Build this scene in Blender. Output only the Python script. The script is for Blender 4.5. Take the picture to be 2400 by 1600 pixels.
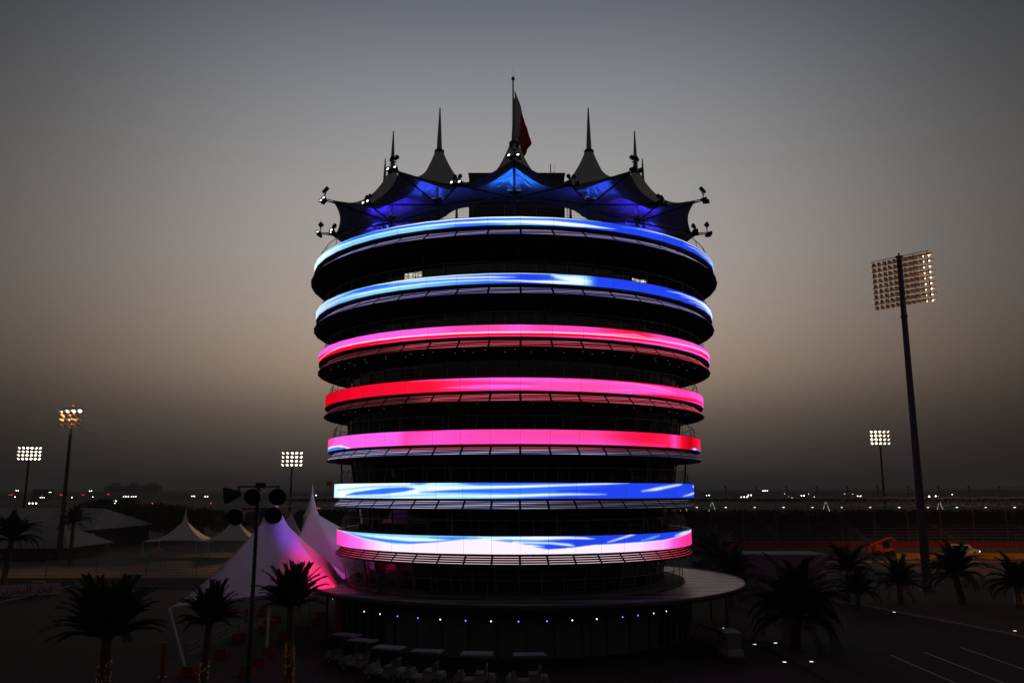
import bpy, math, random
import numpy as np
from mathutils import Vector, Matrix

for o in list(bpy.data.objects):
    bpy.data.objects.remove(o)
SC = bpy.context.scene
COL = SC.collection
rnd = random.Random(7)
RAD = math.radians

# ------------------------------------------------------------------ camera
CAMX, CAMY, CAMZ = -0.17, -73.0, 11.0
PITCH = RAD(10.28)
FPX = 1940.0                       # focal length in pixels of the 2400 px wide photograph
cam_d = bpy.data.cameras.new("camera")
cam_d.sensor_width = 36.0
cam_d.lens = FPX / 2400.0 * 36.0
cam_d.clip_start = 0.5
cam_d.clip_end = 12000.0
cam = bpy.data.objects.new("camera", cam_d)
cam.location = (CAMX, CAMY, CAMZ)
cam.rotation_euler = (math.pi / 2 + PITCH, 0, 0)
COL.objects.link(cam)
SC.camera = cam

# ------------------------------------------------------------------ dusk sky
W = bpy.data.worlds.new("World")
SC.world = W
W.use_nodes = True
nt = W.node_tree
nt.nodes.clear()
def wn(t, **k):
    n = nt.nodes.new(t)
    for a, b in k.items():
        setattr(n, a, b)
    return n
def wmath(op, a, b=None):
    n = wn('ShaderNodeMath', operation=op)
    for i, v in enumerate((a, b)):
        if v is None:
            continue
        if isinstance(v, (int, float)):
            n.inputs[i].default_value = v
        else:
            nt.links.new(v, n.inputs[i])
    return n.outputs[0]
tc = wn('ShaderNodeTexCoord')
nrm = wn('ShaderNodeVectorMath', operation='NORMALIZE')
nt.links.new(tc.outputs['Generated'], nrm.inputs[0])
sep = wn('ShaderNodeSeparateXYZ')
nt.links.new(nrm.outputs[0], sep.inputs[0])
elev = wmath('MULTIPLY', wmath('ARCSINE', sep.outputs[2]), 180 / math.pi)
azim = wmath('MULTIPLY', wmath('ARCTAN2', sep.outputs[0], sep.outputs[1]), 180 / math.pi)
ramp = wn('ShaderNodeValToRGB')
nt.links.new(wmath('DIVIDE', elev, 90.0), ramp.inputs[0])
SKY = [(0.0, (.024, .023, .022)), (1.5, (.044, .040, .037)), (5.0, (.130, .104, .086)), (8.0, (.320, .243, .190)),
       (12.0, (.432, .356, .304)), (16.5, (.440, .396, .363)), (22.0, (.352, .344, .341)), (27.0, (.252, .259, .280)),
       (32.0, (.140, .152, .184)), (45.0, (.060, .067, .082)), (90.0, (.030, .034, .042))]
cr = ramp.color_ramp
cr.interpolation = 'B_SPLINE'
while len(cr.elements) < len(SKY):
    cr.elements.new(0.5)
for e, (d, c) in zip(cr.elements, SKY):
    e.position = d / 90.0
    e.color = (*c, 1)
# the afterglow spreads over about 60 degrees round the place where the sun went down
g = wmath('DIVIDE', wmath('ADD', azim, 1.0), 27.0)
g = wmath('POWER', wmath('ABSOLUTE', g), 2.7)
glow = wmath('EXPONENT', wmath('MULTIPLY', g, -1.0))
glow = wmath('ADD', wmath('MULTIPLY', glow, .87), .13)
mul = wn('ShaderNodeMix', data_type='RGBA', blend_type='MULTIPLY')
mul.inputs['Factor'].default_value = 1.0
nt.links.new(ramp.outputs[0], mul.inputs['A'])
cmb = wn('ShaderNodeCombineColor')
for i in range(3):
    nt.links.new(glow, cmb.inputs[i])
nt.links.new(cmb.outputs[0], mul.inputs['B'])
add = wn('ShaderNodeMix', data_type='RGBA', blend_type='ADD')
add.inputs['Factor'].default_value = 1.0
nt.links.new(mul.outputs['Result'], add.inputs['A'])
sky = wn('ShaderNodeTexSky', sky_type='NISHITA')
sky.sun_disc = False
sky.sun_elevation = RAD(-4.0)
sky.sun_rotation = RAD(0.0)
sky.dust_density = 4.0
skm = wn('ShaderNodeMix', data_type='RGBA', blend_type='MULTIPLY')
skm.inputs['Factor'].default_value = 1.0
skm.inputs['B'].default_value = (.02, .02, .02, 1)
nt.links.new(sky.outputs[0], skm.inputs['A'])
nt.links.new(skm.outputs['Result'], add.inputs['B'])
# warmest just above the haze where the sun set
ga = wmath('EXPONENT', wmath('MULTIPLY', wmath('POWER', wmath('ABSOLUTE', wmath('DIVIDE', wmath('ADD', azim, 1.5), 17.0)), 2.0), -1.0))
ge = wmath('EXPONENT', wmath('MULTIPLY', wmath('POWER', wmath('ABSOLUTE', wmath('DIVIDE', wmath('SUBTRACT', elev, 9.0), 4.0)), 2.0), -1.0))
gw = wmath('MULTIPLY', ga, ge)
warm = wn('ShaderNodeCombineColor')
for i_, k_ in enumerate((.095, .050, .022)):
    nt.links.new(wmath('MULTIPLY', gw, k_), warm.inputs[i_])
add2 = wn('ShaderNodeMix', data_type='RGBA', blend_type='ADD')
add2.inputs['Factor'].default_value = 1.0
nt.links.new(add.outputs['Result'], add2.inputs['A'])
nt.links.new(warm.outputs[0], add2.inputs['B'])
add = add2
bg = wn('ShaderNodeBackground')
bg.inputs[1].default_value = 1.0
nt.links.new(add.outputs['Result'], bg.inputs[0])
wo = wn('ShaderNodeOutputWorld')
nt.links.new(bg.outputs[0], wo.inputs[0])

sun_d = bpy.data.lights.new("sun", 'SUN')
sun_d.energy = 0.003
sun_d.angle = RAD(25)
sun_d.color = (1, .82, .66)
sun = bpy.data.objects.new("sun", sun_d)
sun.rotation_euler = (RAD(-76), 0, 0)
sun.location = (0, 300, 120)
COL.objects.link(sun)

SC.view_settings.view_transform = 'Standard'
SC.view_settings.look = 'None'
SC.view_settings.exposure = 0.0
SC.view_settings.gamma = 1.0
SC.view_settings.use_curve_mapping = False

# ------------------------------------------------------------------ helpers
CT, ST = math.cos(PITCH), math.sin(PITCH)
def ray(px, py):
    """direction (right, forward, up) of a pixel of the photograph"""
    u = 800 - py
    return Vector((px - 1200, FPX * CT - u * ST, FPX * ST + u * CT))
def at_y(px, py, Y):
    """point on a pixel's ray at a forward distance Y"""
    d = ray(px, py)
    k = Y / d.y
    return Vector((CAMX + d.x * k, CAMY + Y, CAMZ + d.z * k))
def at_z(px, py, z=0.0):
    d = ray(px, py)
    k = (z - CAMZ) / d.z
    return Vector((CAMX + d.x * k, CAMY + d.y * k, z))

MATS = {}
def srgb(r, g, b):
    f = lambda c: (c / 255) / 12.92 if c <= 10 else ((c / 255 + .055) / 1.055) ** 2.4
    return (f(r), f(g), f(b))
def mat(name, col=(.5, .5, .5), rough=.6, metal=0.0, spec=.5, noise=0.0, scale=3.0, bump=0.0, emit=None, es=1.0, coat=0.0, transl=0.0):
    if name in MATS:
        return MATS[name]
    m = bpy.data.materials.new(name)
    MATS[name] = m
    m.use_nodes = True
    t = m.node_tree
    b = t.nodes['Principled BSDF']
    b.inputs['Base Color'].default_value = (*col, 1)
    b.inputs['Roughness'].default_value = rough
    b.inputs['Metallic'].default_value = metal
    b.inputs['Specular IOR Level'].default_value = spec
    if coat:
        b.inputs['Coat Weight'].default_value = coat
    if emit:
        b.inputs['Emission Color'].default_value = (*emit, 1)
        b.inputs['Emission Strength'].default_value = es
    if noise or bump:
        c = t.nodes.new('ShaderNodeTexCoord')
        n = t.nodes.new('ShaderNodeTexNoise')
        n.inputs['Scale'].default_value = scale
        n.inputs['Detail'].default_value = 6
        n.inputs['Roughness'].default_value = .62
        t.links.new(c.outputs['Object'], n.inputs['Vector'])
        if noise:
            r = t.nodes.new('ShaderNodeMapRange')
            r.inputs[1].default_value = .3
            r.inputs[2].default_value = .7
            r.inputs[3].default_value = 1 - noise
            r.inputs[4].default_value = 1 + noise
            t.links.new(n.outputs[0], r.inputs[0])
            x = t.nodes.new('ShaderNodeMix')
            x.data_type = 'RGBA'
            x.blend_type = 'MULTIPLY'
            x.inputs['Factor'].default_value = 1
            x.inputs['A'].default_value = (*col, 1)
            cc = t.nodes.new('ShaderNodeCombineColor')
            for i in range(3):
                t.links.new(r.outputs[0], cc.inputs[i])
            t.links.new(cc.outputs[0], x.inputs['B'])
            t.links.new(x.outputs['Result'], b.inputs['Base Color'])
            rr = t.nodes.new('ShaderNodeMapRange')
            rr.inputs[3].default_value = max(0, rough - .15)
            rr.inputs[4].default_value = min(1, rough + .15)
            t.links.new(n.outputs[0], rr.inputs[0])
            t.links.new(rr.outputs[0], b.inputs['Roughness'])
        if bump:
            bp = t.nodes.new('ShaderNodeBump')
            bp.inputs['Strength'].default_value = bump
            bp.inputs['Distance'].default_value = .03
            t.links.new(n.outputs[0], bp.inputs['Height'])
            t.links.new(bp.outputs[0], b.inputs['Normal'])
    if transl:
        tr = t.nodes.new('ShaderNodeBsdfTranslucent')
        tr.inputs[0].default_value = (*col, 1)
        mx = t.nodes.new('ShaderNodeMixShader')
        mx.inputs[0].default_value = transl
        t.links.new(b.outputs[0], mx.inputs[1])
        t.links.new(tr.outputs[0], mx.inputs[2])
        t.links.new(mx.outputs[0], t.nodes['Material Output'].inputs[0])
    return m
ORD = ['first', 'second', 'third', 'fourth', 'fifth', 'sixth', 'seventh', 'eighth', 'ninth', 'tenth', 'eleventh', 'twelfth', 'thirteenth', 'fourteenth', 'fifteenth', 'sixteenth', 'seventeenth', 'eighteenth', 'nineteenth', 'twentieth']
def emis(name, col, s):
    """a lit lens, screen or bulb"""
    if name in MATS:
        return MATS[name]
    m = bpy.data.materials.new(name)
    MATS[name] = m
    m.use_nodes = True
    t = m.node_tree
    t.nodes.remove(t.nodes['Principled BSDF'])
    e = t.nodes.new('ShaderNodeEmission')
    e.inputs[0].default_value = (*col, 1)
    e.inputs[1].default_value = s
    t.links.new(e.outputs[0], t.nodes['Material Output'].inputs[0])
    return m

class MB:
    def __init__(s):
        s.v, s.f, s.m, s.sm = [], [], [], []
    def add(s, vs, fs, mi=0, smooth=False):
        b = len(s.v)
        s.v += [tuple(v) for v in vs]
        for f in fs:
            s.f.append([i + b for i in f])
            s.m.append(mi)
            s.sm.append(smooth)
        return s
    def box(s, c, d, mi=0, M=None, taper=1.0):
        x, y, z = d[0] / 2, d[1] / 2, d[2] / 2
        vs = []
        for k in (-1, 1):
            q = taper if k > 0 else 1.0
            for a, b in ((-1, -1), (1, -1), (1, 1), (-1, 1)):
                vs.append(Vector((a * x * q, b * y * q, k * z)))
        if M is not None:
            vs = [M @ v for v in vs]
        vs = [v + Vector(c) for v in vs]
        s.add(vs, [(3, 2, 1, 0), (4, 5, 6, 7), (0, 1, 5, 4), (1, 2, 6, 5), (2, 3, 7, 6), (3, 0, 4, 7)], mi)
        return s
    def tube(s, a, b, ra, rb=None, n=8, mi=0, cap=True):
        a, b = Vector(a), Vector(b)
        rb = ra if rb is None else rb
        d = (b - a).normalized()
        p = Vector((0, 0, 1)) if abs(d.z) < .9 else Vector((1, 0, 0))
        x = d.cross(p).normalized()
        y = d.cross(x)
        vs = []
        for c, r in ((a, ra), (b, rb)):
            for i in range(n):
                t = 2 * math.pi * i / n
                vs.append(c + x * (r * math.cos(t)) + y * (r * math.sin(t)))
        fs = [(i, (i + 1) % n, n + (i + 1) % n, n + i) for i in range(n)]
        s.add(vs, fs, mi, n > 5)
        if cap:
            s.add(vs[:n], [tuple(range(n))[::-1]], mi)
            s.add(vs[n:], [tuple(range(n))], mi)
        return s
    def path(s, pts, r, n=6, mi=0):
        for i in range(len(pts) - 1):
            ra = r[i] if isinstance(r, (list, tuple)) else r
            rb = r[i + 1] if isinstance(r, (list, tuple)) else r
            s.tube(pts[i], pts[i + 1], ra, rb, n, mi)
        return s
    def lathe(s, prof, c=(0, 0, 0), n=24, mi=0, M=None, smooth=True, a0=0.0, a1=2 * math.pi):
        full = abs(a1 - a0 - 2 * math.pi) < 1e-6
        k = n if full else n + 1
        vs = []
        for r, z in prof:
            for i in range(k):
                t = a0 + (a1 - a0) * i / n
                v = Vector((r * math.cos(t), r * math.sin(t), z))
                if M is not None:
                    v = M @ v
                vs.append(v + Vector(c))
        fs = []
        for j in range(len(prof) - 1):
            for i in range(n):
                i2 = (i + 1) % k
                fs.append((j * k + i, j * k + i2, (j + 1) * k + i2, (j + 1) * k + i))
        s.add(vs, fs, mi, smooth)
        return s
    def prism(s, poly, h0, h1, mi=0, M=None):
        """polygon in xy from z=h0 to z=h1"""
        n = len(poly)
        vs = [Vector((x, y, h)) for h in (h0, h1) for x, y in poly]
        if M is not None:
            vs = [M @ v for v in vs]
        fs = [tuple(range(n))[::-1], tuple(range(n, 2 * n))]
        fs += [(i, (i + 1) % n, n + (i + 1) % n, n + i) for i in range(n)]
        s.add(vs, fs, mi)
        return s
    def mesh(s, name):
        me = bpy.data.meshes.new(name)
        me.from_pydata(s.v, [], s.f)
        me.polygons.foreach_set('material_index', s.m)
        me.polygons.foreach_set('use_smooth', s.sm)
        me.update()
        return me
    def build(s, name, mats, parent=None, loc=None):
        me = s.mesh(name)
        for m in (mats if isinstance(mats, (list, tuple)) else [mats]):
            me.materials.append(m)
        return link(name, me, parent, loc)
def link(name, me, parent=None, loc=None):
    o = bpy.data.objects.new(name, me)
    COL.objects.link(o)
    if loc is not None:
        o.location = loc
    if parent is not None:
        o.parent = parent
    return o
def tag(o, label, cat, group=None):
    o['label'] = label
    o['category'] = cat
    if group:
        o['group'] = group
    return o
def thing(name, label, cat, loc=(0, 0, 0), rz=0.0, group=None):
    o = bpy.data.objects.new(name, None)
    COL.objects.link(o)
    o.location = loc
    o.rotation_euler = (0, 0, rz)
    o.empty_display_size = .3
    return tag(o, label, cat, group)
def struct(o, label=None):
    o['kind'] = 'structure'
    if label:
        o['label'] = label
    return o
def copy_tree(root, loc, rz, label=None, scale=None):
    c = root.copy()
    COL.objects.link(c)
    c.location = loc
    c.rotation_euler = (0, 0, rz)
    if scale:
        c.scale = (scale,) * 3
    if label:
        c['label'] = label
    for ch in KIDS.get(root.name, ()):
        d = ch.copy()
        COL.objects.link(d)
        d.parent = c
        for g2 in KIDS.get(ch.name, ()):
            e = g2.copy()
            COL.objects.link(e)
            e.parent = d
    return c
KIDS = {}
def index_kids(root):
    def rec(o):
        KIDS[o.name] = [x for x in COL.objects if x.parent == o]
        for x in KIDS[o.name]:
            rec(x)
    rec(root)
def pol(r, a, z):
    """cylindrical position round the tower axis; a is measured from the side facing the camera, to the right"""
    return Vector((r * math.sin(a), -r * math.cos(a), z))
def add_light(name, kind, loc, energy, col, target=None, size=.1, spot=60, blend=.5, parent=None):
    d = bpy.data.lights.new(name, kind)
    d.energy = energy
    d.color = col
    if kind == 'SPOT':
        d.spot_size = RAD(spot)
        d.spot_blend = blend
    d.shadow_soft_size = size
    o = bpy.data.objects.new(name, d)
    COL.objects.link(o)
    o.location = loc
    if target is not None:
        o.rotation_euler = (Vector(target) - Vector(loc)).to_track_quat('-Z', 'Y').to_euler()
    if parent:
        o.parent = parent
    return o

# ------------------------------------------------------------------ materials
M_black = mat('black_metal', (.018, .018, .02), .5, noise=.15, scale=5)
M_dark = mat('dark_grey_metal', (.05, .05, .052), .5, noise=.15, scale=4)
M_soffit = mat('dark_soffit', (.035, .035, .036), .8, spec=.2, noise=.2, scale=2)
M_steel = mat('painted_steel', (.22, .22, .22), .45, noise=.12, scale=6)
M_glass = mat('dark_tinted_glass', (.004, .005, .006), .04, spec=.8)
M_mull = mat('mullion', (.26, .265, .27), .4)
M_fabric = mat('white_membrane', (.80, .79, .80), .6, noise=.06, scale=.8)
M_tent = mat('white_tent_fabric', (.80, .79, .80), .65, noise=.07, scale=.7, transl=.06)
M_asphalt = mat('asphalt', (.034, .033, .032), .9, spec=.1, noise=.35, scale=.6, bump=.25)
M_asphalt2 = mat('road_asphalt', (.036, .035, .034), .9, spec=.1, noise=.3, scale=.5, bump=.2)
M_track = mat('track_asphalt', (.075, .066, .058), .9, spec=.15, noise=.25, scale=.25)
M_pave = mat('paving', (.062, .052, .045), .9, spec=.1, noise=.3, scale=.8, bump=.2)
M_kerb = mat('kerb_concrete', (.28, .27, .25), .8, noise=.2, scale=2)
M_sand = mat('sandy_ground', (.10, .08, .06), .95, spec=.1, noise=.3, scale=.05)
M_bed = mat('planting_bed', (.015, .02, .01), .9, noise=.5, scale=1.5, bump=.4)
M_white = mat('white_paint', (.75, .74, .72), .45, noise=.06, scale=3)
M_line = mat('road_paint', (.42, .41, .39), .8, noise=.25, scale=3)
M_red = mat('red_paint', (.42, .03, .025), .5, noise=.15, scale=2)
M_yellow = mat('yellow_board', (.62, .38, .03), .5, noise=.08, scale=2)
M_orange = mat('orange_paint', (.62, .13, .02), .45, noise=.1, scale=3)
M_conc = mat('grey_concrete', (.16, .155, .15), .8, noise=.2, scale=1.2, bump=.15)
M_bark = mat('palm_bark', (.10, .065, .04), .9, noise=.5, scale=8, bump=.8)
M_leaf = mat('palm_leaf', (.035, .05, .022), .6, noise=.35, scale=2)
M_leaf2 = mat('tree_leaf', (.03, .045, .02), .65, noise=.45, scale=2)
M_rubber = mat('tyre_rubber', (.015, .015, .015), .85)
M_seat = mat('seat_vinyl', (.20, .17, .12), .6, noise=.1)
M_hill = mat('far_hill', (.06, .06, .06), .95, noise=.3, scale=.01)
M_lens = emis('lit_lens', (1, .86, .66), 7.0)
M_lens_off = mat('unlit_lens', (.03, .03, .03), .1)
M_warm = emis('warm_bulb', (1, .45, .12), 1.4)
M_lampw = emis('street_lamp_white', (1, .95, .88), 9.0)
M_lampr = emis('red_beacon', (1, .12, .06), 3.0)

# LED faces: colours live on the mesh
def led_mat():
    m = bpy.data.materials.new('led_screen_face')
    m.use_nodes = True
    t = m.node_tree
    t.nodes.remove(t.nodes['Principled BSDF'])
    a = t.nodes.new('ShaderNodeVertexColor')
    a.layer_name = 'led'
    e = t.nodes.new('ShaderNodeEmission')
    e.inputs[1].default_value = 1.12
    t.links.new(a.outputs[0], e.inputs[0])
    t.links.new(e.outputs[0], t.nodes['Material Output'].inputs[0])
    return m
M_led = led_mat()
def set_cols(me, cols):
    at = me.color_attributes.new('led', 'FLOAT_COLOR', 'POINT')
    buf = np.ones((len(me.vertices), 4), np.float32)
    buf[:, :3] = cols
    at.data.foreach_set('color', buf.ravel())

# ================================================================== LED video content
def lerp_cols(px, stops):
    xs = [s[0] for s in stops]
    return np.stack([np.interp(px, xs, [s[1][i] for s in stops]) for i in range(3)], 1)
def stroke(C, px, v, pts, col, soft=.08, op=1.0):
    soft = soft * 1.7
    """a soft ribbon through (x, v, half width) points"""
    xs = np.array([p[0] for p in pts], float)
    vc = np.interp(px, xs, [p[1] for p in pts])
    hw = np.interp(px, xs, [p[2] for p in pts])
    a = np.clip((hw - np.abs(v - vc)) / soft + .5 * (hw > .004), 0, 1)
    a = a * a * (3 - 2 * a) * op
    a[(px < xs[0]) | (px > xs[-1])] = 0
    C += (np.array(col, float) - C) * a[:, None]
DEEP, BLUE, LIGHT, PALE, ICE = (32, 66, 232), (48, 110, 250), (126, 208, 252), (196, 238, 255), (240, 255, 255)
CRIM, ROSE, PINK, MAG, BLUSH, DRED = (238, 8, 44), (255, 28, 88), (255, 70, 176), (255, 98, 232), (255, 226, 252), (196, 0, 18)
def led_colour(b, px, v):
    n = len(px)
    if b == 0:
        C = lerp_cols(px, [(735, PALE), (800, LIGHT), (1000, LIGHT), (1090, BLUE), (1200, LIGHT), (1300, BLUE), (1450, DEEP), (1680, DEEP)])
        stroke(C, px, v, [(790, .78, .0), (830, .80, .16), (950, .76, .16), (1215, .66, .13), (1330, .74, .06), (1420, .8, 0)], BLUE, .1)
        stroke(C, px, v, [(735, .5, .3), (775, .62, .12), (830, .55, .06), (1000, .5, .07), (1215, .42, .16), (1280, .36, .26), (1360, .3, .2), (1445, .3, 0)], ICE, .12)
        stroke(C, px, v, [(735, .6, .4), (760, .4, .35), (800, .3, .0)], ICE, .4, .8)
        stroke(C, px, v, [(870, 1.0, 0), (940, .97, .07), (1215, .94, .11), (1330, .97, .05), (1420, 1.0, 0)], ICE, .06)
        stroke(C, px, v, [(1060, .08, 0), (1120, .1, .12), (1190, .08, 0)], BLUE, .15)
        stroke(C, px, v, [(1490, .9, 0), (1530, .92, .05), (1600, .96, .05), (1672, .98, .08)], ICE, .08)
        stroke(C, px, v, [(1450, .75, 0), (1510, .85, .06), (1560, .8, 0)], LIGHT, .2, .6)
        for k, (x0, vv) in enumerate(((1600, .6), (1625, .42), (1640, .25))):
            stroke(C, px, v, [(x0, vv - .05, 0), (x0 + 25, vv, .04), (1660, vv + .1, .05), (1680, vv + .12, .07)], ICE, .06)
    elif b == 1:
        C = lerp_cols(px, [(740, PALE), (800, LIGHT), (960, LIGHT), (1150, BLUE), (1240, DEEP), (1300, BLUE), (1370, LIGHT), (1400, DEEP), (1680, DEEP)])
        stroke(C, px, v, [(760, .55, 0), (800, .68, .1), (860, .74, .2), (935, .66, .15), (1010, .55, .05), (1120, .5, .03), (1190, .5, 0)], BLUE, .1)
        stroke(C, px, v, [(845, 1.0, 0), (930, .95, .07), (1100, .97, .05), (1300, 1.0, .04)], ICE, .05)
        stroke(C, px, v, [(740, .35, .2), (800, .42, .09), (900, .34, .05), (1050, .38, .05), (1150, .34, .05), (1240, .2, .08), (1310, .18, .16), (1390, .2, .0)], ICE, .09)
        stroke(C, px, v, [(900, .72, 0), (1000, .72, .05), (1100, .66, .08), (1160, .62, .07), (1212, .6, 0)], ICE, .1)
        stroke(C, px, v, [(740, .7, .15), (790, .75, .06), (840, .6, 0)], ICE, .1)
        for vv in (.25, .5, .8):
            stroke(C, px, v, [(742, vv - .1, .03), (790, vv - .12, .03), (850, vv - .15, 0)], BLUE, .04)
        stroke(C, px, v, [(1290, .85, .1), (1330, .6, .3), (1355, .5, .42), (1385, .45, .0)], ICE, .35)
        stroke(C, px, v, [(1215, .6, 0), (1260, .62, .18), (1305, .62, .0)], DEEP, .25)
        for x0, vv in ((1562, .78), (1592, .62), (1610, .4), (1630, .2)):
            stroke(C, px, v, [(x0, vv - .12, 0), (x0 + 30, vv, .05), (1650, vv + .02, .08), (1672, vv - .06, .05)], ICE, .08)
        stroke(C, px, v, [(1640, .85, 0), (1655, .7, .2), (1672, .5, .25)], ICE, .2)
    elif b == 2:
        C = lerp_cols(px, [(745, MAG), (1030, (255, 92, 214)), (1075, PINK), (1160, (255, 74, 170)), (1215, (255, 90, 214)), (1270, PINK), (1390, PINK), (1450, ROSE), (1500, (250, 12, 60)), (1540, PINK), (1610, (255, 84, 200)), (1680, MAG)])
        stroke(C, px, v, [(745, .25, .35), (760, .2, .26), (830, .18, .2), (960, .16, .18), (1200, .17, .17), (1400, .2, .17), (1500, .26, .13), (1600, .2, .05), (1660, .3, .08)], CRIM, .05)
        stroke(C, px, v, [(860, .03, 0), (960, .05, .05), (1060, .03, .04), (1250, .02, .03), (1420, .05, .08), (1520, .06, .14), (1600, .1, .1), (1660, .1, .05)], MAG, .12, .8)
        stroke(C, px, v, [(748, .2, .03), (790, .42, .05), (870, .4, .05), (1000, .36, .055), (1210, .35, .06), (1390, .4, .05), (1500, .42, .04), (1580, .5, .04), (1640, .62, .045), (1668, .7, .05)], BLUSH, .045)
        stroke(C, px, v, [(1380, .48, 0), (1440, .54, .06), (1490, .66, .09), (1520, .56, .0)], (255, 130, 200), .08)
        stroke(C, px, v, [(1480, .52, 0), (1540, .62, .02), (1575, .72, .0)], (255, 150, 210), .05)
        stroke(C, px, v, [(1600, .35, 0), (1640, .42, .03), (1668, .45, .04)], CRIM, .05)
    elif b == 3:
        C = lerp_cols(px, [(760, (214, 0, 26)), (840, CRIM), (1000, (250, 18, 52)), (1070, (255, 40, 100)), (1150, PINK), (1400, (255, 78, 168)), (1520, (255, 82, 206)), (1600, PINK), (1660, MAG)])
        stroke(C, px, v, [(1030, .3, 0), (1110, .3, .1), (1190, .3, .14), (1240, .3, .08), (1272, .29, 0)], MAG, .1)
        stroke(C, px, v, [(960, .98, 0), (1120, .9, .09), (1220, .84, .1), (1330, .8, .06), (1440, .74, .04), (1580, .4, .0)], MAG, .15)
        stroke(C, px, v, [(1080, .62, 0), (1180, .56, .05), (1260, .5, .0)], CRIM, .1, .7)
        stroke(C, px, v, [(1100, .05, 0), (1200, .06, .06), (1290, .05, 0)], CRIM, .08, .6)
        stroke(C, px, v, [(1430, .9, 0), (1500, .84, .03), (1560, .64, .03), (1590, .45, 0)], (255, 150, 240), .06)
        stroke(C, px, v, [(1400, .1, 0), (1470, .32, .05), (1530, .44, .04), (1580, .4, 0)], (255, 120, 236), .1, .7)
        stroke(C, px, v, [(1480, .0, 0), (1560, .1, .12), (1620, .18, .1), (1648, .2, .03)], CRIM, .1)
        stroke(C, px, v, [(1400, 1.0, 0), (1500, 1.0, .06), (1580, .98, .05), (1620, .95, 0)], CRIM, .06)
        stroke(C, px, v, [(1600, .45, 0), (1630, .35, .03), (1650, .32, .03)], CRIM, .06)
    elif b == 4:
        C = lerp_cols(px, [(765, (255, 60, 130)), (785, MAG), (930, MAG), (950, PINK), (1020, (255, 80, 206)), (1120, PINK), (1400, (255, 64, 150)), (1470, ROSE), (1520, (255, 20, 60)), (1565, (250, 30, 90)), (1582, PINK), (1600, (240, 10, 44)), (1618, DRED), (1640, (255, 30, 80)), (1650, (255, 60, 130))])
        stroke(C, px, v, [(1100, -.05, 0), (1200, .0, .2), (1400, .0, .3), (1500, -.05, .12), (1560, 0, 0)], (255, 76, 206), .5, .8)
        stroke(C, px, v, [(940, 1.0, 0), (1000, 1.0, .06), (1040, .98, 0)], ROSE, .08)
        stroke(C, px, v, [(765, .12, .18), (776, .14, .2), (800, .12, .18), (820, .0, .03), (826, -.03, 0)], ICE, .05)
        stroke(C, px, v, [(765, .1, .09), (790, .11, .1), (812, .02, .05)], BLUE, .05)
        stroke(C, px, v, [(765, .0, .05), (800, -.02, .05)], LIGHT, .05)
        stroke(C, px, v, [(1616, .0, 0), (1628, .06, .12), (1640, .0, .1), (1646, -.1, 0)], BLUE, .06)
        stroke(C, px, v, [(1622, .06, 0), (1628, .08, .07), (1634, .1, 0)], ICE, .08)
    elif b == 5:
        C = lerp_cols(px, [(780, PALE), (800, ICE), (960, ICE), (1020, PALE), (1120, LIGHT), (1230, BLUE), (1330, DEEP), (1640, DEEP)])
        stroke(C, px, v, [(808, .18, 0), (830, .3, .1), (900, .48, .2), (950, .6, .15), (976, .62, 0)], BLUE, .08)
        stroke(C, px, v, [(790, .55, .04), (860, .75, .05), (960, .86, .05), (1010, .98, .02)], LIGHT, .1)
        stroke(C, px, v, [(800, .1, .0), (900, .12, .06), (1000, .22, .05), (1060, .3, .0)], LIGHT, .1)
        stroke(C, px, v, [(960, .98, 0), (985, .96, .06), (1000, .98, 0)], BLUE, .1)
        stroke(C, px, v, [(980, .4, 0), (1050, .47, .1), (1220, .5, .16), (1330, .55, .2), (1400, .5, .3), (1660, .5, .6)], BLUE, .1)
        stroke(C, px, v, [(1300, .5, 0), (1400, .45, .3), (1500, .5, .6), (1660, .5, .6)], DEEP, .2)
        stroke(C, px, v, [(1070, 1.0, 0), (1120, .93, .1), (1220, .92, .1), (1330, .98, .03)], BLUE, .08)
        stroke(C, px, v, [(1000, .62, .14), (1090, .7, .09), (1220, .76, .08), (1330, .86, .06), (1420, .95, .05), (1480, 1.0, .0)], ICE, .08)
        stroke(C, px, v, [(1020, .18, .0), (1130, .15, .08), (1210, .18, .09), (1280, .24, .08), (1340, .27, .06), (1430, .26, 0)], ICE, .1)
        stroke(C, px, v, [(1500, .45, 0), (1540, .62, .1), (1590, .92, .06), (1600, .98, 0)], ICE, .14)
        stroke(C, px, v, [(1600, .1, 0), (1620, .25, .07), (1632, .4, .05)], ICE, .12)
        stroke(C, px, v, [(1622, .82, 0), (1627, .82, .1), (1640, .8, .1)], ICE, .12)
    else:
        C = lerp_cols(px, [(785, LIGHT), (1130, (120, 200, 250)), (1230, BLUE), (1300, DEEP), (1640, DEEP)])
        stroke(C, px, v, [(830, .9, 0), (900, .8, .08), (1000, .72, .1), (1080, .75, .07), (1180, .9, .06), (1260, .9, .12), (1330, .9, .06), (1372, .88, 0)], ICE, .1)
        stroke(C, px, v, [(800, .98, 0), (850, .75, .04), (900, .62, .07), (960, .55, .06), (1020, .62, .07), (1080, .8, .05), (1130, .9, 0)], BLUE, .08)
        stroke(C, px, v, [(1000, .88, 0), (1060, .86, .06), (1100, .94, 0)], BLUE, .1)
        stroke(C, px, v, [(1100, .96, 0), (1200, .93, .03), (1320, .92, .03), (1372, .86, .05), (1395, .8, 0)], ICE, .05)
        stroke(C, px, v, [(1200, .68, .05), (1290, .62, .05), (1335, .5, .06), (1350, .4, 0)], ICE, .08)
        stroke(C, px, v, [(1220, .5, 0), (1245, .48, .06), (1280, .42, .0)], ICE, .08)
        stroke(C, px, v, [(1420, .58, 0), (1440, .7, .04), (1480, .97, .05), (1490, 1.0, 0)], ICE, .1)
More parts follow.
